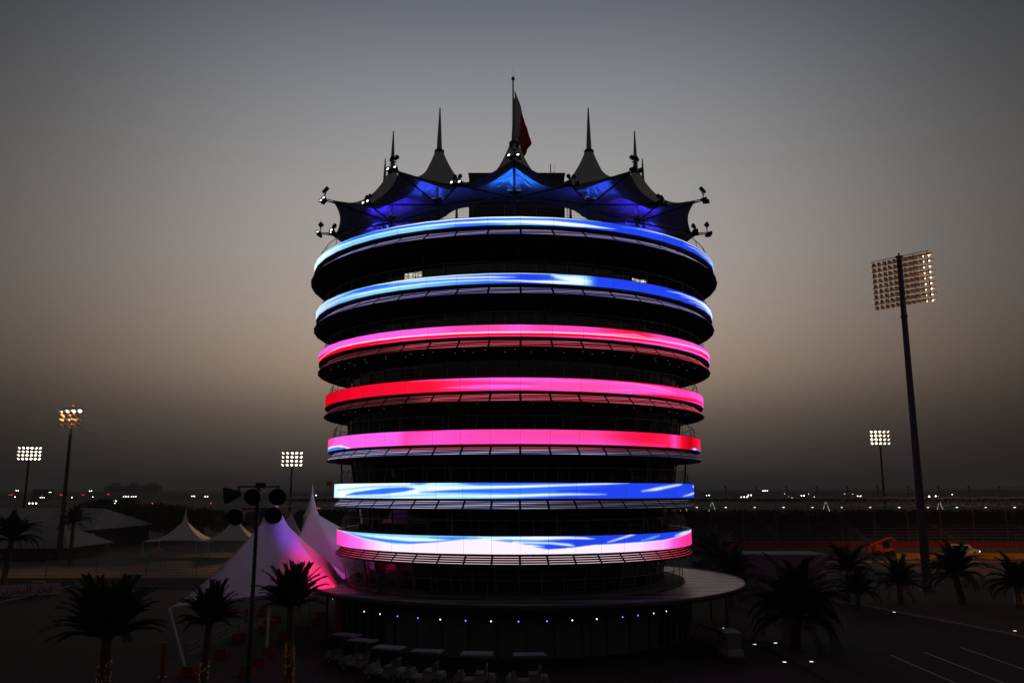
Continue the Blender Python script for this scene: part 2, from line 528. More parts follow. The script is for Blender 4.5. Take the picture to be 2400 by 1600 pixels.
        stroke(C, px, v, [(1500, .6, 0), (1530, .75, .05), (1550, .88, 0)], LIGHT, .12)
        stroke(C, px, v, [(1580, .75, 0), (1600, .85, .1), (1625, .95, .06)], ICE, .15)
        # the pale wave below
        vb = np.interp(px, [785, 800, 815, 850, 875, 920, 960, 1022, 1088, 1140, 1218, 1250, 1283, 1343, 1390, 1480, 1557, 1600, 1622],
                       [1.02, .98, .9, .62, .57, .43, .47, .62, .82, .8, .62, .42, .26, .33, .45, .5, .56, .72, .86])
        low = lerp_cols(px, [(785, (255, 60, 170)), (815, MAG), (842, (255, 120, 238)), (868, (255, 190, 250)), (900, (255, 232, 253)), (1400, (255, 240, 255)), (1500, (255, 214, 250)), (1555, (255, 170, 245)), (1580, (255, 90, 205)), (1612, (255, 44, 140)), (1640, PINK)])
        a = np.clip((vb - v) / .05 + .5, 0, 1)
        C += (low - C) * a[:, None]
        edge = np.clip(1 - np.abs(v - vb) / .05, 0, 1) * .8
        edge[(px > 920) & (px < 1330)] *= .25
        C += (np.array(ICE) - C) * edge[:, None]
    C = C / 255.0
    return np.where(C <= .04045, C / 12.92, ((C + .055) / 1.055) ** 2.4)

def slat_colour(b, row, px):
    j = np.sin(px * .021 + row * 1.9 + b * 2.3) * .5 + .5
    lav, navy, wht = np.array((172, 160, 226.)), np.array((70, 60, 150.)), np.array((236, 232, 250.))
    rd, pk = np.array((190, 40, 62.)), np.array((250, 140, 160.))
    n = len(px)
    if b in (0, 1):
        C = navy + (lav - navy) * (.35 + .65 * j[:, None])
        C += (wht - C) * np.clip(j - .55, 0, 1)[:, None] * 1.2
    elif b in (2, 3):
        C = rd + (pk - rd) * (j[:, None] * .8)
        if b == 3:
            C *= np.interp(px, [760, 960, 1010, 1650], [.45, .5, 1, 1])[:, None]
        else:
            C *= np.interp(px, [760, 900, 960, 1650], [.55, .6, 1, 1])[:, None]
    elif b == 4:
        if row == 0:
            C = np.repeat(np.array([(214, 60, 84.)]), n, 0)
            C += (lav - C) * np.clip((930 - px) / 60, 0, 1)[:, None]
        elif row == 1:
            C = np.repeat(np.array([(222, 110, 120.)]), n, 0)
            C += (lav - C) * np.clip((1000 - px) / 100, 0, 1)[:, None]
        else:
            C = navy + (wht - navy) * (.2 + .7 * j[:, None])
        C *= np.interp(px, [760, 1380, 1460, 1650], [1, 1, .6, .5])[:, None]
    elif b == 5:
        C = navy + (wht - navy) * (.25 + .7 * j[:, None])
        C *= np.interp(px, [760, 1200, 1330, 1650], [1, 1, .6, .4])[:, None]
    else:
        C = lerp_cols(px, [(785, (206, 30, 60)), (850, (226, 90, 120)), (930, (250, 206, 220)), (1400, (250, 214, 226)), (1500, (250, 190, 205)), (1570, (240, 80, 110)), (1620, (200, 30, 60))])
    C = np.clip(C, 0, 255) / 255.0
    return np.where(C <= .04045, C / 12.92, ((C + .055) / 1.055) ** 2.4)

# ================================================================== the tower
NB = 48
A_OFF = RAD(1.45)
STEP = 2 * math.pi / NB
# radius, LED top, LED bottom (heights above the camera)
FLOORS = [(17.67, 18.91, 18.28), (17.36, 14.92, 14.18), (16.98, 11.36, 10.52), (16.32, 7.77, 6.85),
          (15.94, 4.23, 3.22), (15.28, .62, -.47), (14.94, -2.99, -4.20)]
RIMX = [.22, .12, .03, .05, .05, .05, .05]
def px_of(p):
    d = (p.y - CAMY) * CT + (p.z - CAMZ) * ST
    return 1200 + FPX * (p.x - CAMX) / d
def r_glass(z):
    return min(13.55 + .16 * (z - 11), 14.35)
tower = thing('circular_tower', 'round seven storey tower ringed by glowing blue and pink video bands under a tented roof', 'tower')
LAT0 = A_OFF - math.pi / 2
def bay_angle(k):
    a = A_OFF + k * STEP
    return a
vis = list(range(-16, 16))          # bays that can be seen from the front
hid = [k for k in range(-24, 24) if k not in vis]

for b, (R, zt, zb) in enumerate(FLOORS):
    zt += CAMZ
    zb += CAMZ
    zr = zb - .75                    # lower rim of the louvres
    Rr = R + RIMX[b]
    Rt = R - .55
    # ---- housing behind the screen
    h = MB()
    h.lathe([(R - .66, zt + .02), (R - .01, zt + .02), (R - .01, zt - .0), (R - .035, zt - .0), (R - .035, zb), (R - .01, zb), (R - .01, zb - .05), (R - .66, zb - .05)], n=NB, a0=LAT0, a1=LAT0 + 2 * math.pi, smooth=False)
    screen = h.build('led_screen', M_black, tower)
    screen['label'] = ['uppermost video band, pale blue streaks', 'second video band from the top, blue with white swirls', 'third video band from the top, pink over red',
                       'fourth video band from the top, red fading to pink', 'fifth video band from the top, pink with red right end', 'sixth video band from the top, white and blue', 'lowest video band, white wave under blue'][b]
    NX, NV = 10, 22
    def panel(k):
        a0, a1 = bay_angle(k), bay_angle(k + 1)
        c0, c1 = pol(R, a0, 0), pol(R, a1, 0)
        e = .007 / (c1 - c0).length
        vs = []
        px = np.zeros((NX + 1) * (NV + 1))
        vv = np.zeros((NX + 1) * (NV + 1))
        q = 0
        for j in range(NV + 1):
            for i in range(NX + 1):
                t = e + (1 - 2 * e) * i / NX
                p = c0.lerp(c1, t)
                p.z = zb + .012 + (zt - zb - .024) * j / NV
                vs.append(p)
                px[q] = px_of(p)
                vv[q] = j / NV
                q += 1
        fs = [(j * (NX + 1) + i, j * (NX + 1) + i + 1, (j + 1) * (NX + 1) + i + 1, (j + 1) * (NX + 1) + i) for j in range(NV) for i in range(NX)]
        return vs, fs, px, vv
    for k in vis:
        vs, fs, px, vv = panel(k)
        me = MB().add(vs, fs).mesh('led_panel')
        me.materials.append(M_led)
        set_cols(me, led_colour(b, px, vv) * rnd.uniform(.93, 1.03))
        link('led_panel', me, screen)
    m = MB()
    pp, vq = [], []
    for k in hid:
        vs, fs, px, vv = panel(k)
        m.add(vs, fs)
        pp.append(px)
        vq.append(vv)
    me = m.mesh('rear_led_panels')
    me.materials.append(M_led)
    set_cols(me, led_colour(b, np.concatenate(pp), np.concatenate(vq)))
    rear = link('rear_led_panels', me, screen)
    rear['kind'] = 'stuff'
    # ---- louvres: inner backing, rim, soffit
    s = MB()
    s.lathe([(Rt - .12, zb - .05), (Rr - .14, zr + .02), (Rr, zr + .05), (Rr + .012, zr), (Rr - .06, zr - .045), (r_glass(zr) - .25, zr - .045)], n=NB, a0=LAT0, a1=LAT0 + 2 * math.pi, smooth=False)
    louvre = s.build('louvre_skirt', M_soffit, tower)
    ztl = zb - .13
    NR = 4 if b in (0, 1, 2, 6) else 5
    def slat_geo(k, row):
        t = (row + .55) / NR
        r = Rt + (Rr - Rt) * t
        z = ztl + (zr + .05 - ztl) * t
        a0, a1 = bay_angle(k), bay_angle(k + 1)
        p0, p1 = pol(r, a0, z), pol(r, a1, z)
        ex = (p1 - p0).normalized()
        en = ex.cross(Vector((0, 0, 1))).normalized()      # outward
        p0 = p0 + ex * .075
        p1 = p1 - ex * .075
        up = Vector((0, 0, 1))
        def q(p, o, hz):
            return p + en * o + up * hz
        vs = []
        for p in (p0, p1):
            vs += [q(p, 0, .018), q(p, 0, -.018), q(p, -.09, -.010), q(p, -.09, .026)]
        fs = [(0, 1, 2, 3), (7, 6, 5, 4), (0, 4, 5, 1), (1, 5, 6, 2), (2, 6, 7, 3), (3, 7, 4, 0)]
        sv, n = [], 5
        for i in range(n):
            p = p0.lerp(p1, i / (n - 1))
            sv += [q(p, .004, .017), q(p, .004, -.017)]
        sf = [(2 * i, 2 * i + 1, 2 * i + 3, 2 * i + 2) for i in range(n - 1)]
        return vs, fs, sv, sf
    def slat_obj(name, keys):
        m = MB()
        marks, pxs, rows = [], [], []
        for k, row in keys:
            vs, fs, sv, sf = slat_geo(k, row)
            m.add(vs, fs, 0)
            marks += [0] * len(vs)
            pxs += [0.0] * len(vs)
            rows += [row] * len(vs)
            m.add(sv, sf, 1)
            marks += [1] * len(sv)
            pxs += [px_of(p) for p in sv]
            rows += [row] * len(sv)
        me = m.mesh(name)
        me.materials.append(M_black)
        me.materials.append(M_led)
        cols = np.zeros((len(marks), 3))
        pxs, rows, marks = np.array(pxs), np.array(rows), np.array(marks)
        for row in range(5):
            i = (rows == row) & (marks == 1)
            if i.any():
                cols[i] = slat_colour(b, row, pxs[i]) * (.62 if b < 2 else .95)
        set_cols(me, cols)
        return link(name, me, louvre)
    front = list(range(-4, 4))
    for k in front:
        for row in range(NR):
            slat_obj('slat', [(k, row)])
    so = slat_obj('side_slats', [(k, row) for k in range(-24, 24) if k not in front for row in range(NR)])
    so['kind'] = 'stuff'
    for k in range(-16, 17):
        a = bay_angle(k)
        p = MB()
        ex = Vector((math.cos(a), math.sin(a), 0))
        q0, q1 = pol(Rt - .02, a, ztl + .05), pol(Rr - .02, a, zr + .03)
        i0, i1 = pol(Rt - .14, a, ztl + .05), pol(Rr - .16, a, zr + .03)
        w = .065
        p.add([q0 - ex * w, q0 + ex * w, q1 + ex * w, q1 - ex * w, i0 - ex * w, i0 + ex * w, i1 + ex * w, i1 - ex * w],
              [(0, 3, 2, 1), (4, 5, 6, 7), (0, 4, 7, 3), (1, 2, 6, 5), (0, 1, 5, 4), (3, 7, 6, 2)])
        p.build('louvre_post', M_black, louvre)
    # ---- deck
    d = MB()
    d.lathe([(0.0, zt - .06), (R - .5, zt - .06)], n=NB, a0=LAT0, a1=LAT0 + 2 * math.pi, smooth=False)
    d.build('deck', M_conc, tower)
    # ---- railing
    rl = MB()
    Rh = R - .42
    hh = 1.02
    for k in range(-24, 24):
        a = bay_angle(k + .5)
        base, mid, top = pol(Rh, a, zt), pol(Rh - .02, a, zt + hh * .72), pol(Rh - .2, a, zt + hh)
        rl.path([base, mid, top], .024, 5)
        a2 = bay_angle(k + 1.5)
        rl.tube(top, pol(Rh - .2, a2, zt + hh), .026, n=6)
        for f in (.2, .4, .6, .8):
            rr = Rh - .02 - (.16 * max(0, f - .72) / .28)
            rl.tube(pol(rr, a, zt + hh * f), pol(rr, a2, zt + hh * f), .007, n=4, cap=False)
    rl.build('railing', mat('rail_steel', (.42, .42, .42), .35, .6), tower)
    # ---- glazing below this ring
    z1 = zr - .06
    z0 = (FLOORS[b + 1][1] + CAMZ - .08) if b < 6 else 3.98
    g0, g1 = r_glass(z0), r_glass(z1)
    zm = z0 + (z1 - z0) * .62
    fr = MB()
    for k in range(NB):
        a = bay_angle(k)
        fr.tube(pol(g0 + .03, a, z0), pol(g1 + .03, a, z1), .045, n=4)
        am = bay_angle(k + 1)
        gm = r_glass(zm)
        fr.tube(pol(gm + .02, a, zm), pol(gm + .02, am, zm), .03, n=4)
    glz = fr.build('glazing', M_mull, tower)
    pm = None
    for k in range(-15, 15):
        if pm is None:
            a0, a1 = -STEP / 2 + .003, STEP / 2 - .003
            pm = MB().add([pol(g0, a0, z0), pol(g0, a1, z0), pol(g1, a1, z1), pol(g1, a0, z1),
                           pol(g0 - .05, a0, z0), pol(g0 - .05, a1, z0), pol(g1 - .05, a1, z1), pol(g1 - .05, a0, z1)],
                          [(0, 1, 2, 3), (7, 6, 5, 4), (0, 4, 5, 1), (1, 5, 6, 2), (2, 6, 7, 3), (3, 7, 4, 0)]).mesh('pane')
            pm.materials.append(M_glass)
        o = link('pane', pm, glz)
        o.rotation_euler = (rnd.uniform(-.0012, .0012), rnd.uniform(-.0012, .0012), bay_angle(k + .5))
    bk = MB()
    bk.lathe([(g0, z0), (g1, z1)], n=24, a0=LAT0 + 15 * STEP, a1=LAT0 + 33 * STEP, smooth=False)
    bk.build('rear_glass', M_glass, glz)
    co = MB()
    co.lathe([(g0 - .35, z0), (g1 - .35, z1)], n=32)
    co.build('inner_wall', M_soffit, tower)
    if b in (2, 3):
        for k in range(-9, 9):
            for rr in ((.75, 1.6) if b == 2 else (1.1,)):
                a = bay_angle(k + (.5 if rr > 1 else 0) + rnd.uniform(-.2, .2))
                c = pol(R - rr, a, zr - .05)
                MB().lathe([(.0, -.012), (.05, -.012), (.065, 0)], c, 8, 0).build('downlight', emis('dim_downlight', (1, .95, .85), .10), tower)

# slim columns that stand on the lower decks
for zz0, zz1, rr in ((CAMZ + .62, CAMZ + 2.45, 14.65), (CAMZ - 2.99, CAMZ - 1.2, 14.2)):
    for k in range(-3, 4):
        a = RAD(30 * k + 12)
        MB().tube(pol(rr, a, zz0), pol(rr + .12, a, zz1), .07, n=10).build('column', M_steel, tower)

# ================================================================== tented roof
ROOF_Z = CAMZ + 18.85
Z_COL, Z_TIP, Z_LOW, Z_IN = CAMZ + 26.75, CAMZ + 23.3, CAMZ + 22.1, CAMZ + 23.9
def bound(phi, Rm):
    pass
def floodlight_geo(m, base, aim, r=.23, ln=.46, lens=2):
    """a can lamp with yoke: body material 0, lens material given"""
    d = Vector(aim).normalized()
    q = d.to_track_quat('Z', 'Y').to_matrix().to_4x4()
    m.lathe([(.02, -ln * .55), (r * .55, -ln * .5), (r * .8, -ln * .1), (r, ln * .45), (r * .98, ln * .5)], base, 14, 0, q)
    m.lathe([(r * .97, ln * .46), (r * .5, ln * .4)], base, 14, 0, q)
    m.lathe([(r * .5, ln * .4), (.0, ln * .42)], base, 14, lens, q)
    return m
def canopy(k):
    al = RAD(30 * k)
    o = bpy.data.objects.new('tensile_canopy', None)
    COL.objects.link(o)
    o.parent = tower
    c = pol(12.0, al, 0)
    er = pol(1, al, 0)
    et = Vector((math.cos(al), math.sin(al), 0))
    # boundary: outer tip, outer low corners, inner edge, along with scallops
    hw = RAD(15)
    def P(r, dphi, z):
        return pol(r, al + dphi, z)
    key = [P(17.05, 0, Z_TIP + .05), P(15.85, hw, Z_LOW), P(12, hw, CAMZ + 23.75), P(7.0, hw, Z_IN), P(6.9, 0, Z_IN - .1),
           P(7.0, -hw, Z_IN), P(12, -hw, CAMZ + 23.75), P(15.85, -hw, Z_LOW)]
    sag = [.42, .0, .0, .1, .1, .0, .0, .42]
    N = 12
    ring = []
    for i in range(8):
        a, b2 = key[i], key[(i + 1) % 8]
        for j in range(N):
            t = j / N
            p = a.lerp(b2, t)
            pull = sag[i] * 4 * t * (1 - t)
            cc = Vector((c.x, c.y, p.z))
            p = p + (cc - p).normalized() * pull
            ring.append(p)
    # smooth the valley line where it passes the mast
    S = 16
    r0 = .34
    vs = []
    n = len(ring)
    for si in range(S + 1):
        s = (si / S)
        for p in ring:
            d = Vector((p.x - c.x, p.y - c.y, 0))
            dl = d.length
            st = c + d.normalized() * r0
            h = Vector((st.x + (p.x - st.x) * s, st.y + (p.y - st.y) * s, 0))
            pw = 2.5 if dl < 3.6 else 2.9
            z = p.z + (Z_COL - p.z) * (1 - s) ** pw
            vs.append(Vector((h.x, h.y, z)))
    fs = [(si * n + i, si * n + (i + 1) % n, (si + 1) * n + (i + 1) % n, (si + 1) * n + i) for si in range(S) for i in range(n)]
    MB().add(vs, fs, 0, True).build('membrane', M_fabric, o)
    # edge cable
    m = MB()
    for i in range(2 * N * 0, n):
        seg = i // N
        if seg in (0, 7, 3, 4):
            m.tube(ring[i], ring[(i + 1) % n], .035, n=5, cap=False)
    m.build('edge_cable', M_dark, o)['kind'] = 'stuff'
    # mast, collar, spire
    m = MB()
    m.tube(pol(12, al, ROOF_Z), pol(12, al, CAMZ + 22.6), .15, .15, 12)
    m.tube(pol(12, al, CAMZ + 22.6), pol(12, al, Z_COL), .13, .12, 12)
    m.build('mast', M_steel, o)
    m = MB()
    cc = pol(12, al, Z_COL)
    m.lathe([(.1, -.1), (.36, -.12), (.4, -.04), (.4, .12), (.36, .17), (.1, .2)], cc, 20)
    m.build('collar', M_dark, o)
    m = MB()
    m.tube(cc + Vector((0, 0, .15)), cc + Vector((0, 0, 3.82)), .225, .045, 12)
    m.build('spire', mat('spire_paint', (.42, .40, .44), .5), o)
    # struts
    jn = pol(12, al, CAMZ + 22.35)
    tip = P(17.3, 0, Z_TIP - .05)
    lows = [P(15.95, hw, Z_LOW - .05), P(15.95, -hw, Z_LOW - .05)]
    m = MB()
    m.tube(jn, tip, .075, .06, 8)
    m.build('strut', M_dark, o)
    for lp in lows:
        MB().tube(jn, lp, .075, .06, 8).build('strut', M_dark, o)
    for dphi in (hw * .8, -hw * .8):
        MB().tube(jn, P(8.2, dphi, Z_IN - .15), .06, .05, 8).build('strut', M_dark, o)
    # ribs under the cone
    hub = pol(12, al, CAMZ + 24.35)
    for i in range(8):
        t = math.pi / 8 + i * math.pi / 4
        e = hub + er * (1.45 * math.cos(t)) + et * (1.45 * math.sin(t)) + Vector((0, 0, -.95))
        MB().tube(hub, e, .045, .035, 6).build('rib', M_white, o)
    # head plate with the colour fixtures
    m = MB()
    hp = pol(12, al, CAMZ + 22.75)
    m.lathe([(.12, -.12), (.34, -.1), (.36, .02), (.12, .06)], hp, 12)
    for s in (-1, 1):
        for f in (-1, 1):
            bx = hp + et * (.36 * s) + er * (.2 * f) + Vector((0, 0, .06))
            Mx = Matrix.Rotation(al, 3, 'Z')
            m.box(bx, (.34, .1, .12), 0, Mx)
            m.box(bx + Vector((0, 0, .07)), (.3, .06, .02), 1, Mx)
    cold = [(.015, .17, 1), (.03, .08, 1), (.05, .025, 1), (.04, .04, 1)][min(3, min(k % 12, 12 - k % 12))]
    m.build('colour_fixture', [M_black, emis('fixture_lens_%d' % (min(3, min(k % 12, 12 - k % 12))), tuple(.4 + .6 * x for x in cold), 2.2)], o)
    # floodlight clusters on the tip
    m = MB()
    arm = P(17.75, 0, Z_TIP - .02)
    m.tube(P(16.9, 0, Z_TIP - .12), arm, .06, .05, 6)
    m.tube(P(16.9, 0, Z_TIP + .06), arm + Vector((0, 0, .12)), .04, .04, 6)
    m.box(arm, (.5, .16, .1), 0, Matrix.Rotation(al, 3, 'Z'))
    lit = 2
    left = math.sin(al) < .1
    aimL = Vector((-.45, -.75, .35)) if left else Vector((.85, -.1, .1))
    for s in (-1, 1):
        floodlight_geo(m, arm + et * (.3 * s) + er * .12 + Vector((0, 0, -.06)), aimL if s < 0 else aimL + Vector((.2, 0, .15)), .2, .5, 1)
    m.tube(arm, arm + Vector((0, 0, .55)), .05, .04, 6)
    m.box(arm + Vector((0, 0, .55)), (.5, .08, .06), 0, Matrix.Rotation(al, 3, 'Z'))
    for s in (-1, 1):
        floodlight_geo(m, arm + et * (.21 * s) + Vector((0, 0, .85)), -er * .8 + Vector((0, 0, .9)), .17, .4, 2)
    m.build('floodlight_cluster', [M_black, emis('cluster_lens', (1, .97, .92), 3.0), mat('blue_lens', (.2, .3, .5), .1, emit=(.3, .5, 1), es=.5)], o)
    # and on the low corner to the right
    m = MB()
    lp = P(16.15, hw, Z_LOW)
    el = pol(1, al + hw, 0)
    tl = Vector((math.cos(al + hw), math.sin(al + hw), 0))
    m.tube(P(15.7, hw, Z_LOW - .1), lp, .06, .05, 6)
    m.box(lp, (.5, .16, .1), 0, Matrix.Rotation(al + hw, 3, 'Z'))
    left2 = math.sin(al + hw) < .1
    aim = Vector((-.4, -.8, .3)) if left2 else Vector((.9, -.15, .12))
    for s in (-1, 1):
        floodlight_geo(m, lp + tl * (.3 * s) + el * .1 + Vector((0, 0, -.02)), aim, .2, .5, 1)
        floodlight_geo(m, lp + tl * (.2 * s) + Vector((0, 0, .5)), -el * .8 + Vector((0, 0, .9)), .16, .38, 2)
    m.tube(lp, lp + Vector((0, 0, .4)), .045, .04, 6)
    m.build('floodlight_cluster', [M_black, MATS['cluster_lens'], MATS['blue_lens']], o)
    if k in (0, 1, 2, 3, 4, 8, 9, 10, 11):
        for s in (-1, 1):
            lo = hp + et * (.42 * s) + er * .15 + Vector((0, 0, .2))
            add_light('roof_uplight', 'SPOT', lo, 280 if k == 0 else 125, cold, lo + Vector((0, 0, 1)) + et * .28 * s, .06, 150, .8)
    return o
for k in range(12):
    canopy(k)
# lift core and plant room in the middle of the roof
m = MB()
m.box((.25, .5, ROOF_Z + 4.35), (8.4, 8.4, 8.7))
m.box((.25, .5, ROOF_Z + 8.76), (8.55, 8.55, .12))
m.build('lift_core', M_dark, tower)
m = MB()
for x, y, dx in ((-2.2, .4, 1.2), (1.9, 1.4, .9), (3.2, .2, .3)):
    m.box((x, y, ROOF_Z + 8.95), (dx, .8, .26))
m.build('roof_hatch', M_dark, tower)

# flagpole and flag
RT = ROOF_Z + 8.82
fp = thing('flagpole', 'tall grey flagpole with a lightning rod above the tented roof', 'flagpole', (-.07, -2.2, RT))
L = (CAMZ + 37.55) - RT - .25
m = MB()
m.tube((0, 0, 0), (0, 0, 4.3), .12, .115, 12)
m.tube((0, 0, 4.3), (0, 0, L), .085, .065, 12)
m.build('pole', M_dark, fp)
m = MB()
m.lathe([(.06, 0), (.15, .03), (.15, .1), (.08, .14), (.16, .18), (.15, .26), (.03, .3)], (0, 0, L), 14)
m.build('finial', M_dark, fp)
MB().tube((0, 0, L + .3), (0, 0, L + 1.5), .015, .008, 6).build('lightning_rod', M_dark, fp)
M_flagred = mat('flag_red', (.40, .012, .016), .8, noise=.15, scale=2, transl=.3)
M_flagwhite = mat('flag_white', (.5, .5, .52), .8, noise=.08, scale=2, transl=.3)
m = MB()
NU, NVV = 60, 30
pts = []
zt0 = 11.0 - RT + CAMZ + 36.3 - 11.0
for j in range(NVV + 1):
    v = j / NVV
    for i in range(NU + 1):
        u = i / NU
        tx, tz = .14 + 1.5 * u ** .95, -5.2 * u ** 1.08
        bx, bz = .14 + .75 * u ** .8, -4.3 - 2.5 * u
        x = tx + (bx - tx) * v
        z = tz + (bz - tz) * v
        y = .32 * math.sin(u * 15 + v * 3.0) * min(1, u * 4) * (.4 + .6 * v) + .1 * math.sin(u * 31 + v * 9) * u
        x += .06 * math.sin(v * 9 + u * 8) * u
        pts.append((x, y - .05, zt0 + z))
fs, ms = [], []
for j in range(NVV):
    for i in range(NU):
        v = (j + .5) / NVV
        u = (i + .5) / NU
        ser = .34 + .13 * (1 - 2 * abs((v * 5) % 1 - .5))
        fs.append((j * (NU + 1) + i, j * (NU + 1) + i + 1, (j + 1) * (NU + 1) + i + 1, (j + 1) * (NU + 1) + i))
        ms.append(0 if u < ser else 1)
m.add(pts, fs, 0, True)
m.m = ms
fl = m.build('flag', [M_flagwhite, M_flagred], None, (-.07, -2.2, RT))
tag(fl, 'limp red and white serrated flag hanging beside the tall flagpole', 'flag')
an = thing('antenna', 'thin dark radio antenna on the flat box at the roof centre', 'antenna', (3.35, -1.5, RT))
MB().tube((0, 0, 0), (0, 0, 1.75), .055, .045, 8).build('pole', M_black, an)
m = MB()
m.tube((.35, 0, .35), (.35, 0, 1.6), .014, .012, 6)
m.tube((0, 0, .78), (.35, 0, 1.0), .018, n=5)
m.tube((0, 0, .7), (.35, 0, .86), .014, n=5)
m.box((0, 0, .68), (.2, .1, .06))
m.build('dipole', M_black, an)
MB().tube((-.3, 0, 0), (-.3, 0, .35), .012, n=5).build('rod', M_black, an)

# ================================================================== foot of the tower
m = MB()
m.lathe([(14.8, 0.0), (14.8, 3.45)], n=48, smooth=False)
m.build('ground_floor_wall', M_conc, tower)
for k, (a0, a1) in enumerate(((-62, -50), (-49, -38), (44, 54), (55, 66))):
    m = MB()
    m.lathe([(14.84, .12), (14.84, 3.0)], n=6, a0=RAD(a0 - 90), a1=RAD(a1 - 90), smooth=False)
    d = m.build('glass_door', M_glass, tower)
    m = MB()
    for f in range(4):
        a = RAD(a0 + (a1 - a0) * f / 3)
        m.tube(pol(14.87, a, .05), pol(14.87, a, 3.05), .04, n=4)
    m.tube(pol(14.87, RAD(a0), 3.05), pol(14.87, RAD(a1), 3.05), .04, n=4)
    m.build('door_frame', M_mull, d)['kind'] = 'stuff'
m = MB()
m.lathe([(14.86, .05), (14.86, 3.2)], n=6, a0=RAD(-75 - 90), a1=RAD(-64 - 90), smooth=False)
m.build('red_panel', M_red, tower)
for k in range(-7, 8):                                   # pilaster joints
    a = RAD(k * 7.5 + 3)
    if abs(k) < 6:
        MB().box(pol(14.82, a, 1.7), (.08, .1, 3.4), 0, Matrix.Rotation(a, 3, 'Z')).build('wall_joint', M_dark, tower)
# terrace above the canopy
m = MB()
m.lathe([(0, 3.95), (14.25, 3.95), (14.25, 3.45), (14.8, 3.45)], n=48, smooth=False)
m.build('terrace', M_conc, tower)
m = MB()
for k in range(48):
    a, a2 = k * STEP, (k + 1) * STEP
    m.tube(pol(14.1, a, 3.95), pol(14.15, a, 5.0), .026, n=5)
    m.tube(pol(14.15, a, 5.0), pol(14.15, a2, 5.0), .026, n=6)
    for f in (.25, .5, .75):
        m.tube(pol(14.12, a, 3.95 + 1.05 * f), pol(14.12, a2, 3.95 + 1.05 * f), .009, n=4, cap=False)
m.build('terrace_railing', M_steel, tower)
# wide disc canopy made of lapped boards
M_can = mat('canopy_board', (.24, .20, .21), .34, noise=.05, scale=.7)
M_can2 = mat('canopy_board_dark', (.05, .042, .045), .35, noise=.1, scale=.7)
m = MB()
CXo, CR = 1.0, 18.0
m.lathe([(CR - .03, 3.5), (CR + .06, 3.56), (CR + .06, 3.86), (CR + .0, 3.885), (CR - .06, 3.86), (CR - .06, 3.7)], (CXo, 0, 0), 96)
m.lathe([(CR - .02, 3.52), (14.7, 3.44)], (CXo, 0, 0), 96)
can = m.build('disc_canopy', M_dark, tower)
wbd = 1.12
flip = False
y = -CR + .02
while y < CR - .05:
    y2 = min(y + wbd - .015, CR - .01)
    flip = not flip
    def seg(yy):
        return math.sqrt(max(0, CR * CR - yy * yy))
    xo = min(seg(y), seg(y2)) if abs(y) > 1 else seg(y2)
    xo = max(.3, (seg(y) + seg(y2)) / 2)
    ym = (y + y2) / 2
    xi = math.sqrt(max(0, 14.28 ** 2 - ym * ym))
    spans = [(-xo, xo)] if xi == 0 else [(-xo, -xi - CXo), (xi - CXo, xo)]
    for x0, x1 in spans:
        if x1 - x0 < .25:
            continue
        za, zb2 = 3.80, 3.80
        nseg = 1
        v = [(CXo + x0, y, za), (CXo + x1, y, za), (CXo + x1, y2, zb2), (CXo + x0, y2, zb2), (CXo + x0, y, za - .03), (CXo + x1, y, za - .03), (CXo + x1, y2, za - .03), (CXo + x0, y2, za - .03)]
        # follow the rim
        v[0] = (CXo + (-seg(y) if x0 == -xo else x0), y, za); v[3] = (CXo + (-seg(y2) if x0 == -xo else x0), y2, zb2)
        v[1] = (CXo + (seg(y) if x1 == xo else x1), y, za); v[2] = (CXo + (seg(y2) if x1 == xo else x1), y2, zb2)
        for i in range(4):
            v[i + 4] = (v[i][0], v[i][1], 3.70)
        MB().add(v, [(0, 1, 2, 3), (7, 6, 5, 4), (0, 4, 5, 1), (1, 5, 6, 2), (2, 6, 7, 3), (3, 7, 4, 0)]).build('board', M_can if flip else M_can2, can)
    y += wbd
for a in (-70, -40, -14, 14, 40, 70, 100):
    p = pol(16.6, RAD(a), 0)
    MB().tube((p.x + CXo, p.y, 0), (p.x + CXo, p.y, 3.5), .09, n=10).build('canopy_post', M_dark, tower)
# row of wall lamps under the canopy
for i, X in enumerate((765, 838, 874, 914, 961, 1012, 1070, 1128, 1191, 1256, 1314, 1370, 1429, 1464, 1500, 1529)):
    px = X * 1.0204
    a = math.asin(max(-1, min(1, (px - 1205) / 1205 * 1.0)))
    # find the wall angle whose pixel matches
    lo, hi = -1.35, 1.35
    for _ in range(40):
        mid = (lo + hi) / 2
        if px_of(pol(15.0, mid, 2.45)) < px:
            lo = mid
        else:
            hi = mid
    a = (lo + hi) / 2
    c = pol(14.98, a, 2.45)
    en = pol(1, a, 0)
    m = MB()
    m.box(c - en * .09, (.12, .14, .1), 0, Matrix.Rotation(a, 3, 'Z'))
    floodlight_geo(m, c + en * .02, en + Vector((0, -.2, .15)), .085, .16, 1)
    purple = X in (914, 961, 1070, 1191, 1256, 1429, 1464)
    o = m.build('wall_lamp', [M_black, emis('lamp_violet', (.22, .16, 1), 3.5) if purple else emis('lamp_ice', (.75, .93, 1), 4.0)], tower)

